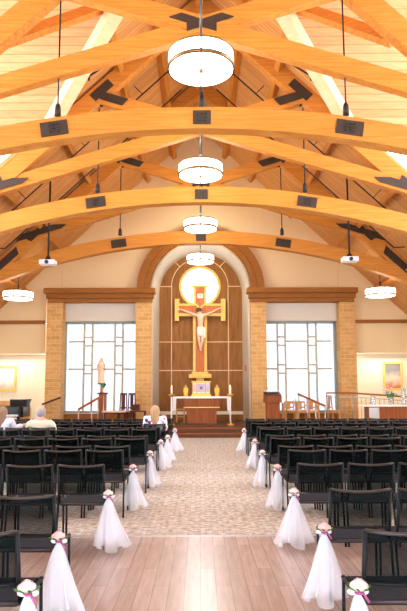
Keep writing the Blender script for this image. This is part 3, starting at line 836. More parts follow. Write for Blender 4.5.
# angels
for s, px in ((-1, 185.8), (1, 217)):
    q = A(px, 395, TY)
    t = empty('angel_figurine', (q.x, TY, ATOP + .008), 0, 'small gold angel figurine on the altar, %s of the chest' % ('left' if s < 0 else 'right'), 'figurine', 'altar angels')
    MB().lathe([(.09, 0), (.09, .03), (.06, .05), (.075, .1), (.05, .2), (.04, .26), (.055, .31), (.02, .345), (.001, .35)], n=14).build('robe', 'gold', t)
    MB().ball((0, -.01, .38), .04, n=10).build('head', 'gold', t)
    for w in (-1, 1):
        m = MB(); m.prism([(w * .02, .31), (w * .06, .34), (w * .09, .26), (w * .085, .14), (w * .05, .08), (w * .02, .14)], XZ, .02, .05); m.build('wing', 'gold', t)
    MB().tube([(0, -.03, .3), (0, -.09, .28), (0, -.1, .33)], .014, 6).build('arm', 'gold', t)
# wooden stool behind altar left
q = A(180.5, 420, 22.9)
t = empty('altar_stool', (q.x, 22.9, PF), 0, 'small light wooden stool standing behind the altar on the left', 'stool')
MB().box(-.17, .17, -.17, .17, .47, .52).build('seat', 'light_oak', t, bevel=.008)
for x in (-.14, .14):
    for y in (-.14, .14): MB().box(x - .02, x + .02, y - .02, y + .02, 0, .47).build('leg', 'light_oak', t)
MB().box(-.14, .14, -.15, -.13, .2, .24).build('stretcher', 'light_oak', t)
# red sanctuary lamp on the reveal
q = at(246.3, 368, 23.6)
t = empty('sanctuary_lamp', (q.x, 23.6, q.z), 0, 'small red sanctuary lamp on the right side of the niche', 'lamp')
MB().lathe([(.03, -.13), (.045, -.1), (.045, .08), (.035, .12), (.001, .13)], n=12).build('glass', 'red_glass', t)
MB().tube([(0, 0, -.1), (.1, .0, -.12), (.13, 0, -.05)], .012, 6).build('bracket', 'brass', t)

# ------------------------------------------------------------------ lectern
LY = 21.2
q0, q1 = at(264.6, 404, LY), at(281.8, 404, LY); cxx = (q0.x + q1.x) / 2; hw = (q1.x - q0.x) / 2
t = empty('lectern', (cxx, LY, PF), 0, 'reddish wooden lectern on the platform, right of the altar niche', 'lectern')
MB().box(-hw * .78, hw * .78, 0, .4, 0, .8).build('base', 'cherry', t, bevel=.01)
MB().box(-hw, hw, -.06, .45, .78, 1.0).build('head', 'cherry', t, bevel=.01)
m = MB(); m.prism([(-.06, 1.0), (.46, 1.0), (.46, 1.16), (-.06, 1.06)], lambda u, v, d: Vector((d, u, v)), -hw * .95, hw * .95); m.build('book_rest', 'cherry_dark', t)
o = MB().box(cxx - .27, cxx + .2, LY + .05, LY + .4, PF + 1.165, PF + 1.22).build('open_book', 'paper')
tag(o, 'open white book lying on the lectern', 'book')
t = empty('microphone', (cxx - hw * .85, LY - .02, PF + 1.0), 0, 'thin black gooseneck microphone at the lectern', 'microphone')
MB().tube([(0, 0, 0), (0, 0, .2), (.06, .05, .28)], .008, 6).build('gooseneck', 'rod', t)
MB().ball((.07, .06, .29), .022).build('capsule', 'rod', t)

# ------------------------------------------------------------------ handrails at the steps
def handrail(pts, posts, lab, m_rail='cherry'):
    a = Vector(pts[0]); t = empty('handrail', (a.x, a.y, 0), 0, lab, 'handrail')
    o_ = Vector((a.x, a.y, 0))
    m = MB()
    for p, q in zip(pts, pts[1:]): m.bar(Vector(p) - o_, Vector(q) - o_, .06, .07, side=(0, 1, 0) if abs((Vector(q) - Vector(p)).normalized().y) < .8 else (1, 0, 0))
    m.build('rail', m_rail, t)
    for (p, zb) in posts:
        p = Vector(p) - o_; MB().tube([(p.x, p.y, zb), (p.x, p.y, p.z)], .02, 8).build('post', 'metal', t)
    return t
a = at(78.5, 409.5, 19.25); b = at(104.5, 394.5, 20.2)
handrail([a, b], [(a, 0), (a.lerp(b, .5), PF / 2), (a.lerp(b, .75), PF), (a.lerp(b, .97), PF)], 'sloping wooden handrail on metal posts before the left window')
a = at(325, 406, 19.25); b = at(298, 394, 20.2)
handrail([a, b], [(a, 0), (a.lerp(b, .35), PF / 2), (a.lerp(b, .65), PF), (a.lerp(b, .97), PF)], 'sloping wooden handrail on metal posts before the right window')
# dark rail on left outer pier wall
a = at(42, 404.5, 22.6); b = at(60.5, 397.5, 22.6)
handrail([a, b], [(a.lerp(b, .2), 0), (a.lerp(b, .95), 0)], 'dark handrail rising in front of the left outer pier', 'dark_wood')
# long railing with balusters on the right
a = at(326.5, 393.6, 22.0); b = at(352, 393.0, 21.6); c = at(425, 398.2, 21.6)
t = empty('railing', (a.x, 21.6, 0), 0, 'long wooden railing with metal balusters along the right ramp', 'railing')
o_ = Vector((a.x, 21.6, 0)); m = MB(); a.z = b.z
for p, q in ((a, b), (b, c)): m.bar(p - o_, q - o_, .07, .06)
m.build('top_rail', 'cornice', t)
m = MB()
lo = Vector((0, 0, -.14))
for p, q in ((a, b), (b, c)): m.bar(p - o_ + lo, q - o_ + lo, .03, .03)
m.build('lower_rail', 'metal', t)
pts = [a.lerp(b, k / 5) for k in range(5)] + [b.lerp(c, k / 16) for k in range(17)]
for i, p in enumerate(pts):
    z0 = PF if p.x < 5.35 else max(0, PF * (8.9 - p.x) / 3.5)
    big = i in (0, 5, 14)
    pp = p - o_
    MB().tube([(pp.x, pp.y, z0), (pp.x, pp.y, p.z - (.02 if big else .13))], .022 if big else .012, 6).build('post' if big else 'baluster', 'metal', t)

# ------------------------------------------------------------------ statue on pedestal
SY = 22.2
q = at(102.8, 400, SY)
t = empty('pedestal', (q.x, SY, PF), 0, 'square reddish wooden pedestal before the left window', 'pedestal')
zt_ = at(103, 392.5, SY).z - PF
MB().box(-.13, .13, -.13, .13, 0, zt_ - .06).build('shaft', 'cherry', t, bevel=.008)
MB().box(-.18, .18, -.17, .19, zt_ - .06, zt_).build('top', 'cherry_dark', t, bevel=.008)
PTZ = PF + zt_
zs = at(103, 386.5, SY).z
t = empty('plant_pot', (q.x - .02, SY - .06, PTZ), 0, 'small terracotta pot of green leaves under the statue', 'plant')
MB().lathe([(.045, 0), (.06, .02), (.035, .06), (.07, zs - PTZ - .02), (.001, zs - PTZ - .02)], n=14).build('pot', 'terracotta', t)
m = MB()
for k in range(46):
    a_ = random.uniform(0, 2 * PI); rr = random.uniform(.03, .14); h = random.uniform(-.06, .1)
    c = Vector((rr * math.cos(a_), rr * math.sin(a_) * .5, zs - PTZ + .02 + h)); mt = Euler((random.uniform(-1, 1), random.uniform(-1, 1), a_)).to_matrix().to_4x4()
    m.ball(c, .05, .028, .008, 6, rot=mt)
m.build('foliage', 'leaf', t)
# a narrow stand carries the statue above the pot
SZ0 = at(101, 383.2, SY + .02).z
SZ1 = at(101, 357.6, SY + .02).z
H_ = SZ1 - SZ0
sx = at(101, 370, SY + .05).x
t = empty('robed_statue', (sx, SY + .1, SZ0), 0, 'cream robed statue with veil standing before the left window', 'statue')
MB().lathe([(.03, -(SZ0 - PTZ)), (.02, -(SZ0 - PTZ) + .02), (.02, -.03), (.12, -.02), (.12, 0), (.001, 0)], n=14).build('stand', 'cherry_dark', t)
k = H_
MB().lathe([(.135, 0), (.14, .02 * k), (.125, .15 * k), (.115, .35 * k), (.125, .5 * k), (.135, .62 * k), (.145, .72 * k), (.12, .79 * k), (.05, .83 * k), (.001, .84 * k)], n=28, ruffle=lambda a, u: 1 + .05 * math.sin(11 * a) * (1 - u), sy=.75).build('robe', 'robe', t)
h_ = MB(); h_.ball((0, -.012, .895 * k), .055, .06, .075, 14); h_.ball((0, -.072, .89 * k), .01, .014, .014, 6); h_.build('head', 'skin_statue', t)
v_ = MB(); v_.lathe([(.135, .45 * k), (.14, .68 * k), (.11, .78 * k), (.075, .84 * k), (.08, .9 * k), (.06, .955 * k), (.001, .975 * k)], (0, .018, 0), n=20, sy=.7, ruffle=lambda a, u: 1 + .04 * math.sin(7 * a) * (1 - u)); v_.build('veil', 'veil', t)
MB().lathe([(.035, .97 * k), (.045, 1.0 * k), (.036, 1.0 * k), (.026, .97 * k)], n=10).build('crown', 'gold', t)
m = MB()
for s in (-1, 1):
    m.tube([(s * .11, -.02, .7 * k), (s * .13, -.07, .55 * k), (s * .05, -.13, .62 * k)], [.045, .05, .03], 8)
m.build('sleeves', 'robe', t)
m = MB()
for s in (-1, 1):
    m.ball((s * .015, -.15, .65 * k), .014, .014, .035, 8)
    for f_ in range(4): m.tube([(s * .012, -.145 - .007 * f_, .66 * k), (s * .008, -.15 - .007 * f_, .705 * k)], .006, 5)
m.build('hands', 'skin_statue', t)

# ------------------------------------------------------------------ sanctuary chairs
def side_chair(name, lab, x, y, rz, mw, cush, hback=1.2, arms=False, group=None, w=.5):
    t = empty(name, (x, y, PF), rz, lab, 'chair', group)
    hw = w / 2
    for sx_ in (-1, 1):
        MB().box(sx_ * hw - .025, sx_ * hw + .025, -.25, -.2, 0, .43).build('leg', mw, t)
        m = MB(); m.bar((sx_ * hw, .22, 0), (sx_ * hw, .24, .45), .045, .045); m.build('leg', mw, t)
        m = MB(); m.bar((sx_ * hw, .24, .45), (sx_ * (hw - .02), .3, hback), .04, .04); m.build('back_post', mw, t)
        if arms:
            m = MB(); m.box(sx_ * hw - .03, sx_ * hw + .03, -.25, .26, .64, .68); m.box(sx_ * hw - .02, sx_ * hw + .02, -.24, -.2, .43, .64); m.build('arm', mw, t)
    MB().box(-hw, hw, -.25, .25, .38, .43).build('seat_frame', mw, t)
    MB().box(-hw + .02, hw - .02, -.25, .22, .43, .49).build('cushion', cush, t, bevel=.02)
    m = MB(); m.box(-hw, hw, .285, .32, hback - .07, hback); m.build('top_rail', mw, t)
    m = MB(); m.box(-.06, .06, .27, .29, .5, hback - .06); m.box(-hw, hw, .245, .27, .55, .6); m.build('splat', mw, t)
    return t
# facing rz: chair faces -y by default (towards the people)
Yc = 22.1
q = at(122.6, 400, Yc); side_chair('sanctuary_chair', 'dark high-backed chair before the left window, left one of the pair', q.x, Yc, 0, 'dark_wood', 'cushion', 1.12, False, 'dark sanctuary chairs', .2 + .06)
q = at(131.0, 400, Yc); side_chair('sanctuary_chair', 'dark high-backed chair beside the inner left pier, right one of the pair', q.x, Yc, 0, 'dark_wood', 'cushion', 1.12, False, 'dark sanctuary chairs', .26)
q = at(138, 411, 21.6)
t = empty('low_table', (q.x, 21.6, PF), 0, 'dark low table with arm rail before the inner left pier', 'table')
MB().box(-.28, .28, -.2, .2, .46, .5).build('top', 'dark_wood', t)
for x in (-.25, .25):
    for y in (-.17, .17): MB().box(x - .02, x + .02, y - .02, y + .02, 0, .46).build('leg', 'dark_wood', t)
MB().box(-.25, .05, .15, .18, .5, .72).build('back_rail', 'dark_wood', t)
q = at(114.5, 412, 21.5)
t = empty('bench', (q.x, 21.5, PF), 0, 'dark bench with a long tan cushion before the left window', 'bench')
MB().box(-.42, .42, -.2, .2, .4, .44).build('frame', 'dark_wood', t)
MB().box(-.42, .42, -.21, .2, .44, .5).build('cushion', 'cushion', t, bevel=.02)
for x in (-.38, .38):
    for y in (-.17, .17): MB().box(x - .025, x + .025, y - .025, y + .025, 0, .4).build('leg', 'dark_wood', t)
# right light chairs
words = ('first light wooden chair right of the lectern, low back', 'light wooden chair under the handrail, second from the lectern', 'light wooden chair behind the handrail posts, third from the lectern', 'light wooden chair at the corner of the long railing')
for i, px in enumerate((290, 301.5, 313, 335)):
    q = at(px, 410, 22.3)
    side_chair('sanctuary_chair', words[i], q.x, 22.3 - (.2 if i == 3 else 0), 0 if i < 3 else R(50), 'light_oak', 'cushion' if i < 3 else 'light_oak', .80 if i < 3 else 1.02, i < 3, 'light wooden chairs', .36)
q = at(290, 402, 22.9)
t = empty('credence_table', (q.x, 22.9, PF), 0, 'small white-topped side table behind the lectern', 'table')
MB().box(-.32, .32, -.2, .2, .7, .74).build('top', 'stone', t, bevel=.006)
for x in (-.28, .28):
    for y in (-.16, .16): MB().box(x - .02, x + .02, y - .02, y + .02, 0, .7).build('leg', 'light_oak', t)
o = MB().box(q.x - .14, q.x + .06, 22.8, 23.0, PF + .74, PF + .8).build('red_book', 'red_enamel'); tag(o, 'small red book on the white-topped side table', 'book')
o = MB().lathe([(.05, 0), (.07, .02), (.075, .12), (.001, .12)], (q.x + .18, 22.9, PF + .74), n=14).build('white_bowl', 'plastic'); tag(o, 'small white bowl on the side table behind the lectern', 'bowl')

# ------------------------------------------------------------------ right credenza, flowers, candle, paintings
CYY = 19.0
q0 = at(363, 405, CYY); q1 = at(412, 405, CYY)
t = empty('sideboard', (q0.x, CYY, 0), 0, 'curved-front wooden sideboard with a pale top by the right wall', 'sideboard')
W_ = q1.x - q0.x; zt_ = q0.z
MB().box(0, W_, -.1, .6, zt_ - .05, zt_).build('top', 'stone', t, bevel=.01)
MB().box(.18, W_, 0, .55, 0, zt_ - .05).build('body', 'cherry', t)
MB().box(.18, .5, -.02, .0, .05, zt_ - .08).build('door', 'metal', t)
MB().box(.16, W_, -.01, .56, 0, .06).build('plinth', 'cherry_dark', t)
q = at(390.5, 405.5, CYY + .25)
t = empty('flower_vase', (q.x, CYY + .25, zt_), 0, 'glass vase of pink and white flowers on the right sideboard', 'flowers')
MB().lathe([(.05, 0), (.06, .02), (.045, .12), (.07, .24), (.075, .25), (.07, .25), (.001, .03)], n=16).build('vase', 'clear', t)
m = MB(); b2 = MB()
for k in range(40):
    a_ = random.uniform(0, 2 * PI); rr = random.uniform(.02, .2); h = random.uniform(.22, .42)
    m.ball((rr * math.cos(a_), rr * math.sin(a_) * .7, h), .045, .02, .008, 6, rot=Euler((random.uniform(-1, 1), random.uniform(-1, 1), a_)).to_matrix().to_4x4())
for k in range(10): a_ = random.uniform(0, 2 * PI); m.tube([(0, 0, .05), (.14 * math.cos(a_), .1 * math.sin(a_), .42)], .005, 5)
m.build('foliage', 'leaf', t)
for k, (dx, h) in enumerate(((-.17, .38), (-.1, .48), (-.02, .42), (.03, .52), (-.05, .58), (.1, .4), (-.2, .46), (.0, .36))):
    MB().ball((dx, random.uniform(-.08, .06), h), .045, .045, .035, 8).build('blossom', 'rose_pale' if k % 2 else 'rose', t)
for px, h, lab in ((373.5, .28, 'tall glass candle holder on the left end of the sideboard'), (404, .55, 'tall white candle at the right end of the sideboard')):
    q = at(px, 405.5, CYY + .2)
    t = empty('glass_candle', (q.x, CYY + .2, zt_), 0, lab, 'candle')
    MB().lathe([(.07, 0), (.075, .01), (.075, h), (.07, h), (.07, .02), (.001, .02)], n=16).build('glass_holder', 'clear', t)
    MB().tube([(0, 0, .02), (0, 0, h * .7)], .04, 10).build('candle', 'candle', t)

def picmat(name, top, mid, low):
    m = newmat(name, mid, .6); nt = m.node_tree
    tc = nt.nodes.new('ShaderNodeTexCoord'); n = nt.nodes.new('ShaderNodeTexNoise'); n.inputs['Scale'].default_value = 3.2; n.inputs['Detail'].default_value = 2
    nt.links.new(tc.outputs['Generated'], n.inputs['Vector'])
    sp = nt.nodes.new('ShaderNodeSeparateXYZ'); nt.links.new(tc.outputs['Generated'], sp.inputs[0])
    ad = nt.nodes.new('ShaderNodeMath'); ad.operation = 'MULTIPLY_ADD'; nt.links.new(n.outputs['Fac'], ad.inputs[0]); ad.inputs[1].default_value = .5; nt.links.new(sp.outputs['Z'], ad.inputs[2])
    r = nt.nodes.new('ShaderNodeValToRGB'); cr = r.color_ramp; cr.elements[0].position = .35; cr.elements[0].color = low; cr.elements[1].position = 1.0; cr.elements[1].color = top
    e = cr.elements.new(.62); e.color = mid
    nt.links.new(ad.outputs[0], r.inputs[0]); nt.links.new(r.outputs[0], nt.nodes['Principled BSDF'].inputs['Base Color'])
    return m
M['pic_r'] = picmat('misty_painting', srgb(140, 134, 134), srgb(226, 204, 180), srgb(196, 116, 80))
M['pic_l'] = picmat('pale_painting', srgb(250, 246, 236), srgb(248, 240, 226), srgb(236, 190, 160))
def painting(x0, y0, x1, y1, pic, lab):
    YY = WALLY + .98; a = at(x0, y0, YY); b = at(x1, y1, YY)
    t = empty('framed_painting', ((a.x + b.x) / 2, YY, (a.z + b.z) / 2), 0, lab, 'painting', 'framed paintings')
    w, h = abs(b.x - a.x) / 2, abs(a.z - b.z) / 2; f_ = .085
    m = MB(); m.box(-w, w, -.05, 0, h - f_, h); m.box(-w, w, -.05, 0, -h, -h + f_); m.box(-w, -w + f_, -.05, 0, -h + f_, h - f_); m.box(w - f_, w, -.05, 0, -h + f_, h - f_)
    m.build('frame', 'gold_matte', t); MB().box(-w + f_, w - f_, -.02, 0, -h + f_, h - f_).build('canvas', pic, t)
    return t
painting(382.5, 362, 403, 390.5, 'pic_r', 'gold-framed misty painting with a red corner, right alcove wall')
painting(-2.5, 366, 16.2, 391.5, 'pic_l', 'gold-framed pale painting on the brightly lit left alcove wall')

# ------------------------------------------------------------------ piano and music stand
PY_ = 20.6
q = at(12, 412, PY_)
t = empty('grand_piano', (q.x, PY_, 0), 0, 'black grand piano before the left alcove wall', 'piano')
m = MB()
outl = [(-1.0, -.6), (.42, -.6), (.5, -.4), (.48, .5), (.2, .9), (-.3, 1.0), (-.7, 1.2), (-1.0, 1.2)]
m.prism(outl, lambda u, v, d: Vector((u, v, d)), .62, .98); m.build('case', 'black', t, bevel=.015)
m = MB(); m.prism([(u * 1.02, v * 1.01) for u, v in outl], lambda u, v, d: Vector((u, v, d)), .985, 1.01); m.build('lid', 'black', t)
m = MB(); m.box(-.9, .4, -.8, -.6, .66, .72); m.build('keyboard', 'plastic', t)
for x, y in ((-.85, -.5), (.38, -.5), (-.4, .9)): MB().lathe([(.05, 0), (.04, .05), (.06, .62), (.001, .62)], (x, y, 0), n=10).build('leg', 'black', t)
MB().box(-.6, .1, -.05, -.02, 1.01, 1.16).build('music_desk', 'light_oak', t)
q = at(20, 403, 19.4)
t = empty('music_stand', (q.x, 19.4, 0), 0, 'black music stand with wide tilted desk beside the piano', 'music stand')
hz = q.z
m = MB(); m.bar((-.32, 0, hz - .0), (.2, 0, hz + .0), .02, .24, side=(0, 1, .2)); m.build('desk', 'black', t)
m = MB(); m.prism([(.18, hz - .12), (.28, hz - .1), (.36, hz + .13), (.18, hz + .12)], XZ, .03, .05); m.build('side_wing', 'black', t)
MB().tube([(0, .03, .05), (0, .03, hz - .05)], .015, 8).build('pole', 'rod', t)
for k in range(3): a_ = k * 2.09; MB().tube([(0, .03, .12), (.25 * math.cos(a_), .03 + .25 * math.sin(a_), .01)], .01, 6).build('foot', 'rod', t)
q = at(27, 414, 21.9)
tag(MB().box(q.x - .22, q.x + .1, 21.8, 22.1, 0, at(27, 408, 21.9).z).build('wooden_cabinet', 'light_oak', None, bevel=.01), 'narrow light wooden cabinet behind the piano', 'cabinet')

# ------------------------------------------------------------------ chairs
def make_chair():
    t = empty('stacking_chair', (0, 0, 0)); hw = .222
    top, bot = .82, .535
    # y=0 at the top rail, chair faces +y
    def sag(u): return .014 * (1 - u * u), .035 * (1 - u * u)
    m = MB(); rows = []
    for j in range(5):
        z = bot + .005 + (top - .012 - bot) * j / 4; yb = .075 * (top - z) / (top - .45); A_ = []
        for i in range(9):
            u = -1 + i / 4; dz, dy = sag(u); A_.append((u * (hw - .006), yb - dy + .0, z - dz * (j / 4)))
        rows.append(A_)
    for a, b in zip(rows, rows[1:]): m.strip(a, b)
    m.build('backrest', 'mesh', t)
    m = MB(); pts = []
    for i in range(9):
        u = -1 + i / 4; dz, dy = sag(u); pts.append((u * hw, -dy, top - dz))
    m.tube(pts, .011, 6); m.build('top_rail', 'chair_rail_shine', t)
    m = MB(); pts = []
    for i in range(9):
        u = -1 + i / 4; dz, dy = sag(u); pts.append((u * hw, .057 - dy, bot))
    m.tube(pts, .010, 6)
    for s in (-1, 1): m.tube([(s * (hw + .002), .0, top + .004), (s * (hw + .004), .06, .53), (s * (hw + .006), .085, .44)], .013, 6)
    m.build('back_frame', 'chair_metal', t)
    m = MB(); n = 8
    prof = []
    for i in range(n + 1):
        v = i / n; prof.append((.08 + .42 * v, .445 + .012 * math.sin(v * PI * .5) - (.02 * (v - .85) / .15 if v > .85 else 0)))
    up_ = [(y, z) for y, z in prof]; dn = [(y, z - .035) for y, z in prof][::-1]
    m.prism(up_ + dn, lambda u, v, d: Vector((d, u, v)), -.215, .215); m.build('seat', 'seat_fabric', t, bevel=.008)
    for s in (-1, 1): MB().tube([(s * .238, .07, .432), (s * .238, .50, .432)], .012, 6).build('seat_rail', 'chair_metal', t)
    for yy in (.085, .50): MB().tube([(-.238, yy, .428), (.238, yy, .428)], .011, 6).build('crossbar', 'chair_rail_shine', t)
    for s in (-1, 1):
        MB().tube([(s * .238, .085, .435), (s * .24, .03, 0)], .011, 6).build('leg', 'chair_metal', t)
        MB().tube([(s * .238, .475, .45), (s * .24, .50, 0)], .011, 6).build('leg', 'chair_metal', t)
    return t
proto = make_chair(); index_kids(proto)
NUM = ('first', 'second', 'third', 'fourth', 'fifth', 'sixth', 'seventh', 'eighth', 'ninth', 'tenth', 'eleventh', 'twelfth')
#        y-left, edge-left, y-right, edge-right   (edge = outer edge of the aisle chair's back)
ROWS = [(3.28, -.965, 3.29, .87), (4.35, -1.03, 4.59, .97), (6.05, -.95, 6.14, .98), (7.50, -.95, 7.46, 1.08), (8.02, -.93, 7.99, 1.03), (9.22, -.83, 9.26, 1.07), (9.74, -.84, 9.80, 1.06),
        (11.25, -.81, 11.35, 1.12), (11.80, -.78, 11.88, 1.12), (12.95, -.74, 13.1, 1.10), (14.0, -.73, 14.1, 1.12), (15.1, -.68, 15.0, 1.14)]
PITCHX = .512
first = True
def place(x, y, lab):
    global first
    if first: c = proto; first = False
    else: c = copy_tree(proto)
    c.location = (x, y, 0.002 if y < 6.1 else 0); c['label'] = lab; c['category'] = 'chair'; c['group'] = 'black mesh stacking chairs'
    return c
for r, (yl, el, yr, er) in enumerate(ROWS):
    lim_l = .345 * (yl + .5) + .25; lim_r = .356 * (yr + .5) + .25
    k = 0
    while True:
        x = el - .235 - k * PITCHX
        if abs(x) - .24 > lim_l or abs(x) > 6.3: break
        w_ = ('aisle-end chair' if k == 0 else NUM[k] + ' chair from the aisle')
        place(x, yl, 'black mesh-back %s in %s row from camera, left of aisle' % (w_, NUM[r])); k += 1
    k = 0
    while True:
        x = er + .235 + k * PITCHX
        if abs(x) - .24 > lim_r or abs(x) > 6.3: break
        w_ = ('aisle-end chair' if k == 0 else NUM[k] + ' chair from the aisle')
        place(x, yr, 'black mesh-back %s in %s row from camera, right of aisle' % (w_, NUM[r])); k += 1

# ------------------------------------------------------------------ tulle bows with roses
def rose(parent, c, r, mat):
    m = MB()
    for ring, (n, rad, top) in enumerate(((3, .45, .95), (4, .75, .75), (6, 1.0, .5))):
        for i in range(n):
            a0 = 2 * PI * i / n + ring * .7; span = PI / n * 1.3; rows = []
            for j in range(6):
                v = j / 5; A_ = []
                for q_ in range(6):
                    u = -1 + q_ / 2.5; a_ = a0 + u * span; rr = r * rad * math.sin(PI * (.14 + .62 * v)) * (1 + .1 * v)
                    A_.append(Vector(c) + Vector((rr * math.cos(a_), rr * math.sin(a_), r * (-.7 + v * (.55 + top * .8) - .14 * u * u * v))))
                rows.append(A_)
            for a, b in zip(rows, rows[1:]): m.strip(a, b)
    m.ball(Vector(c) + Vector((0, 0, r * .1)), r * .4, r * .4, r * .45, n=8)
    return m.build('rose', mat, parent)
def make_bow(seed, spread=1.0, length=.46, mat='rose', sidex=-1):
    rnd = random.Random(seed)
    t = empty('tulle_bow')
    # hanging skirt, gathered at the top, two layers
    for layer in range(2):
        ph = rnd.uniform(0, 6); k1 = 5 + layer * 2; k2 = 9 + layer
        prof = []
        for i in range(10):
            v = i / 9; prof.append((.018 + (.115 - .052 * layer) * spread * v ** .75, .5 - length * v * (1 - .12 * layer)))
        f = lambda a, u, k1=k1, k2=k2, ph=ph: 1 + u * (.26 * math.sin(k1 * a + ph) + .14 * math.sin(k2 * a + 2 * ph)) + .1 * u * math.cos(a)
        rings = []; m = MB(); n = 44
        for i, (r, z) in enumerate(prof):
            u = i / 9; ring = []
            for q_ in range(n):
                a_ = 2 * PI * q_ / n; rr = r * f(a_, u)
                ring.append(m.b.verts.new((rr * math.cos(a_) + .03 * u * u * sidex, .7 * rr * math.sin(a_) - .02, z + .03 * u * math.sin(3 * a_ + ph))))
            rings.append(ring)
        for a, b in zip(rings, rings[1:]):
            for q_ in range(n):
                fc = m.b.faces.new((a[q_], a[(q_ + 1) % n], b[(q_ + 1) % n], b[q_])); fc.smooth = True
        m.build('tulle', 'tulle_core' if layer else 'tulle', t)
    # puffed loops
    m = MB()
    for s in (-1, 1):
        m.ball((s * .03, -.02, .515), .028, .014, .018, 8)
    m.build('bow_loops', 'satin', t)
    m = MB(); m.tube([(-.02, -.03, .515), (0, -.045, .512), (.025, -.03, .515)], .007, 6); m.tube([(.02, -.045, .515), (.05, -.05, .47)], .007, 5); m.build('ribbon', 'ribbon', t)
    rose(t, (0, -.045, .56), .046, mat)
    m = MB()
    for a_ in (0.3, 2.4, 3.6, 5.2, 4.4):
        m.ball((.045 * math.cos(a_), -.045 + .035 * math.sin(a_), .54), .028, .014, .005, 8, rot=Euler((.5 * math.sin(a_), -.4, a_)).to_matrix().to_4x4())
    m.build('leaves', 'leaf', t)
    return t
bows = {}
BOWS = [(-1, 0, -.93, 'at the bottom left corner of the picture'), (-1, 1, -1.02, None), (-1, 2, -.93, None), (-1, 4, -.91, None), (-1, 6, -.83, None), (-1, 8, -.79, None), (-1, 9, -.72, None), (-1, 11, -.655, None),
        (1, 0, .855, None), (1, 1, .945, None), (1, 2, .965, None), (1, 4, 1.04, None), (1, 6, 1.03, None), (1, 8, 1.10, None), (1, 11, 1.12, None)]
protos = {}
for s, r, x, _ in BOWS:
    key = (s, r % 3); y = (ROWS[r][0] if s < 0 else ROWS[r][2]) + .02
    if key not in protos:
        b = make_bow(10 + s + r, 1.0 + .12 * (r % 3), .46, 'rose' if r % 2 else 'rose_pale', sidex=-s)
        protos[key] = b; index_kids(b); c = b
    else: c = copy_tree(protos[key])
    c.location = (x + (-s) * .028, y - .02, .003); c.scale = (1.0, 1.0, 1.0)
    c['label'] = 'white tulle bow with pale pink rose on the %s-row aisle chair, %s of aisle' % (NUM[r], 'left' if s < 0 else 'right')
    c['category'] = 'bow'; c['group'] = 'tulle aisle bows'

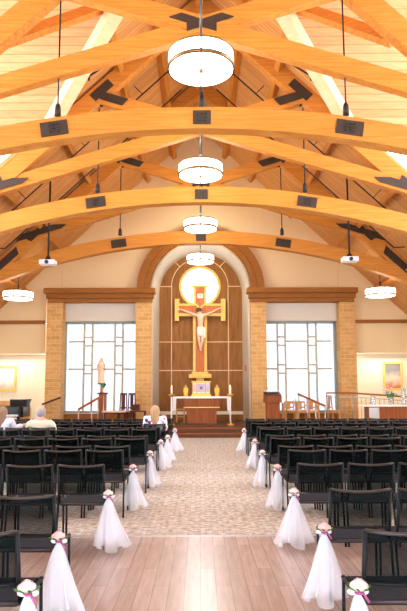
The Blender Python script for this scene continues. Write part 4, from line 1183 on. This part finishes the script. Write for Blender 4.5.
# ------------------------------------------------------------------ people (seated, seen from behind)
def person(lab, x, y, top_mat, hair_mat, long_hair, wide=1.0, scale=1.0, arm_out=False, lean=0):
    t = empty('person', (x, y, 0), 0, lab, 'person')
    S = scale
    hz = 1.09 * S
    V = [Vector(v) for v in [
        (0, .02, .57), (0, .0, .68), (0, -.0, .84), (0, .02, .95), (0, .03, 1.03), (0, .045, 1.08), (0, .05, 1.135),     # pelvis, waist, chest, neck base, neck, head low, head top
        (-.19, .02, .93), (-.235, .08, .72), (-.16, .30, .66), (-.11, .37, .65),
        (.19, .02, .93), (.235, .08, .72), (.16, .30, .66), (.11, .37, .65),
        (-.10, .08, .53), (-.12, .45, .52), (-.12, .47, .12), (-.12, .58, .05),
        (.10, .08, .53), (.12, .45, .52), (.12, .47, .12), (.12, .58, .05)]]
    if arm_out: V[12] = Vector((.26, .1, .78)); V[13] = Vector((.42, .2, .84)); V[14] = Vector((.52, .2, .86))
    V = [Vector((v.x * wide, v.y, v.z * S if v.z > .54 else v.z)) for v in V]
    E2 = [(0, 1), (1, 2), (2, 3), (3, 4), (4, 5), (5, 6), (3, 7), (7, 8), (8, 9), (9, 10), (3, 11), (11, 12), (12, 13), (13, 14), (0, 15), (15, 16), (16, 17), (17, 18), (0, 19), (19, 20), (20, 21), (21, 22)]
    r_ = [(.14, .1), (.12, .09), (.14, .1), (.08, .06), .052, .082, .082, .05, .045, .034, .03, .05, .045, .034, .03, .08, .065, .045, .03, .085, .065, .045, .03]
    def extra(mb):
        mb.ball((0, .135, 1.10 * S), .014, .02, .02, 8)                        # nose
        for s in (-1, 1):
            mb.ball((s * .084, .045, 1.10 * S), .012, .025, .032, 8)           # ears
            mb.ball((s * .03, .125, 1.125 * S), .012, .01, .01, 8)
            h = V[10] if s < 0 else V[14]
            d0 = (V[14] - V[13]).normalized() if (s > 0) else (V[10] - V[9]).normalized()
            for k in range(4): mb.tube([h, h + d0 * .05 + Vector((0, 0, .024 - .016 * k)), h + d0 * (.085 - .006 * abs(k - 1.5)) + Vector((0, 0, .014 - .016 * k))], [.011, .010, .007], 6)
            mb.tube([h - d0 * .01, h + d0 * .03 + Vector((0, -.03, .03))], [.012, .008], 6)
        mb.ball((0, .118, 1.07 * S), .022, .008, .006, 8)
    b = skin('body', V, E2, r_, 'skin', t, extra=extra)
    idx = [0, 1, 2, 3, 7, 8, 9, 11, 12, 13]; mp = {a: i for i, a in enumerate(idx)}
    VV = [V[i].copy() for i in idx]; VV[0].z += .04
    ee = [(mp[a], mp[b_]) for a, b_ in E2 if a in mp and b_ in mp]
    rr = [(.185, .13), (.18, .13), (.2, .14), (.15, .11), .1, .075, .055, .1, .075, .055]
    skin('top', VV, ee, rr, top_mat, t)
    idx = [0, 15, 16, 17, 19, 20, 21]; mp = {a: i for i, a in enumerate(idx)}
    skin('trousers', [V[i] for i in idx], [(mp[a], mp[b_]) for a, b_ in E2 if a in mp and b_ in mp], [(.165, .11), .1, .085, .06, .1, .085, .06], 'trousers', t)
    for s in (-1, 1): MB().ball((s * .12 * wide, .56, .045), .045, .13, .042, 10).build('shoe', 'shoe', t)
    m = MB()
    m.ball((0, .03, 1.125 * S), .096, .108, .105, 16)
    if long_hair:
        m.lathe([(.03, .68 * S), (.07, .76 * S), (.095, .95 * S), (.1, 1.05 * S), (.1, 1.13 * S), (.08, 1.19 * S), (.001, 1.23 * S)], (0, -.055, 0), n=20, sy=.75, ruffle=lambda a, u: 1 + .05 * math.sin(8 * a) * (1 - u))
        if long_hair == 2:
            for s in (-1, 1): m.tube([(s * .085, .02, 1.14 * S), (0, -.115, 1.10 * S)], .016, 6)
    o = m.build('hair', hair_mat, t)
    if not long_hair:
        MB().ball((-.012, .02, 1.172 * S), .078, .088, .064, 12).build('bald_crown', 'skin', t)
    return t
q = at(41.8, 415, 12.1)
person('person seated left in a cream jacket, short grey hair seen from behind', q.x, 12.0, 'jacket', 'hair_grey', 0, 1.08, .985)
q = at(3.5, 415, 12.1)
person('person at the left edge in a white top with long brown hair', q.x, 12.0, 'blouse', 'hair_brown', 1, .88, 1.0, arm_out=True)
q = at(155.5, 415, 13.2)
person('person in a floral blouse with long blond hair, seated near the aisle', q.x, 13.1, 'floral', 'hair_blond', 2, .9, .985)

# ------------------------------------------------------------------ lights
def area(name, loc, rot, sx_, sy_, power, col=(1, .93, .83)):
    l = bpy.data.lights.new(name, 'AREA'); l.shape = 'RECTANGLE'; l.size = sx_; l.size_y = sy_; l.energy = power; l.color = col
    o = bpy.data.objects.new(name, l); COL.objects.link(o); o.location = loc; o.rotation_euler = rot; return o
def point(name, loc, power, col=(1, .94, .78), r=.3):
    l = bpy.data.lights.new(name, 'POINT'); l.energy = power; l.color = col; l.shadow_soft_size = r
    o = bpy.data.objects.new(name, l); COL.objects.link(o); o.location = loc; return o
# uplight of the drum pendants
for i, (y, z) in enumerate(zip((8.55, 13.05, 17.25, 21.6), LZ)):
    point('pendant_glow', (0, y, z + .75), (60, 100, 120, 120)[i], r=.35)
    area('pendant_downlight', (0, y, z - .08), (0, 0, 0), .8, .8, 60)
for s in (-1, 1):
    point('pendant_glow', (s * 6.15, 20.1, 4.95), 14, r=.3)
    # cove light above the paintings
    area('cove_light', (s * 7.4, WALLY + .55, 2.9), (R(-15), 0, 0), 1.6, .2, 28)

w = bpy.data.worlds.new('sky'); scene.world = w; w.use_nodes = True
bg = w.node_tree.nodes['Background']; bg.inputs[0].default_value = (.84, .96, 1.16, 1); bg.inputs[1].default_value = 9.0

scene.cycles.transparent_max_bounces = 48
scene.view_settings.view_transform = 'Standard'; scene.view_settings.look = 'None'
scene.view_settings.gamma = 1; scene.view_settings.exposure = 0.1
scene.view_settings.use_curve_mapping = False
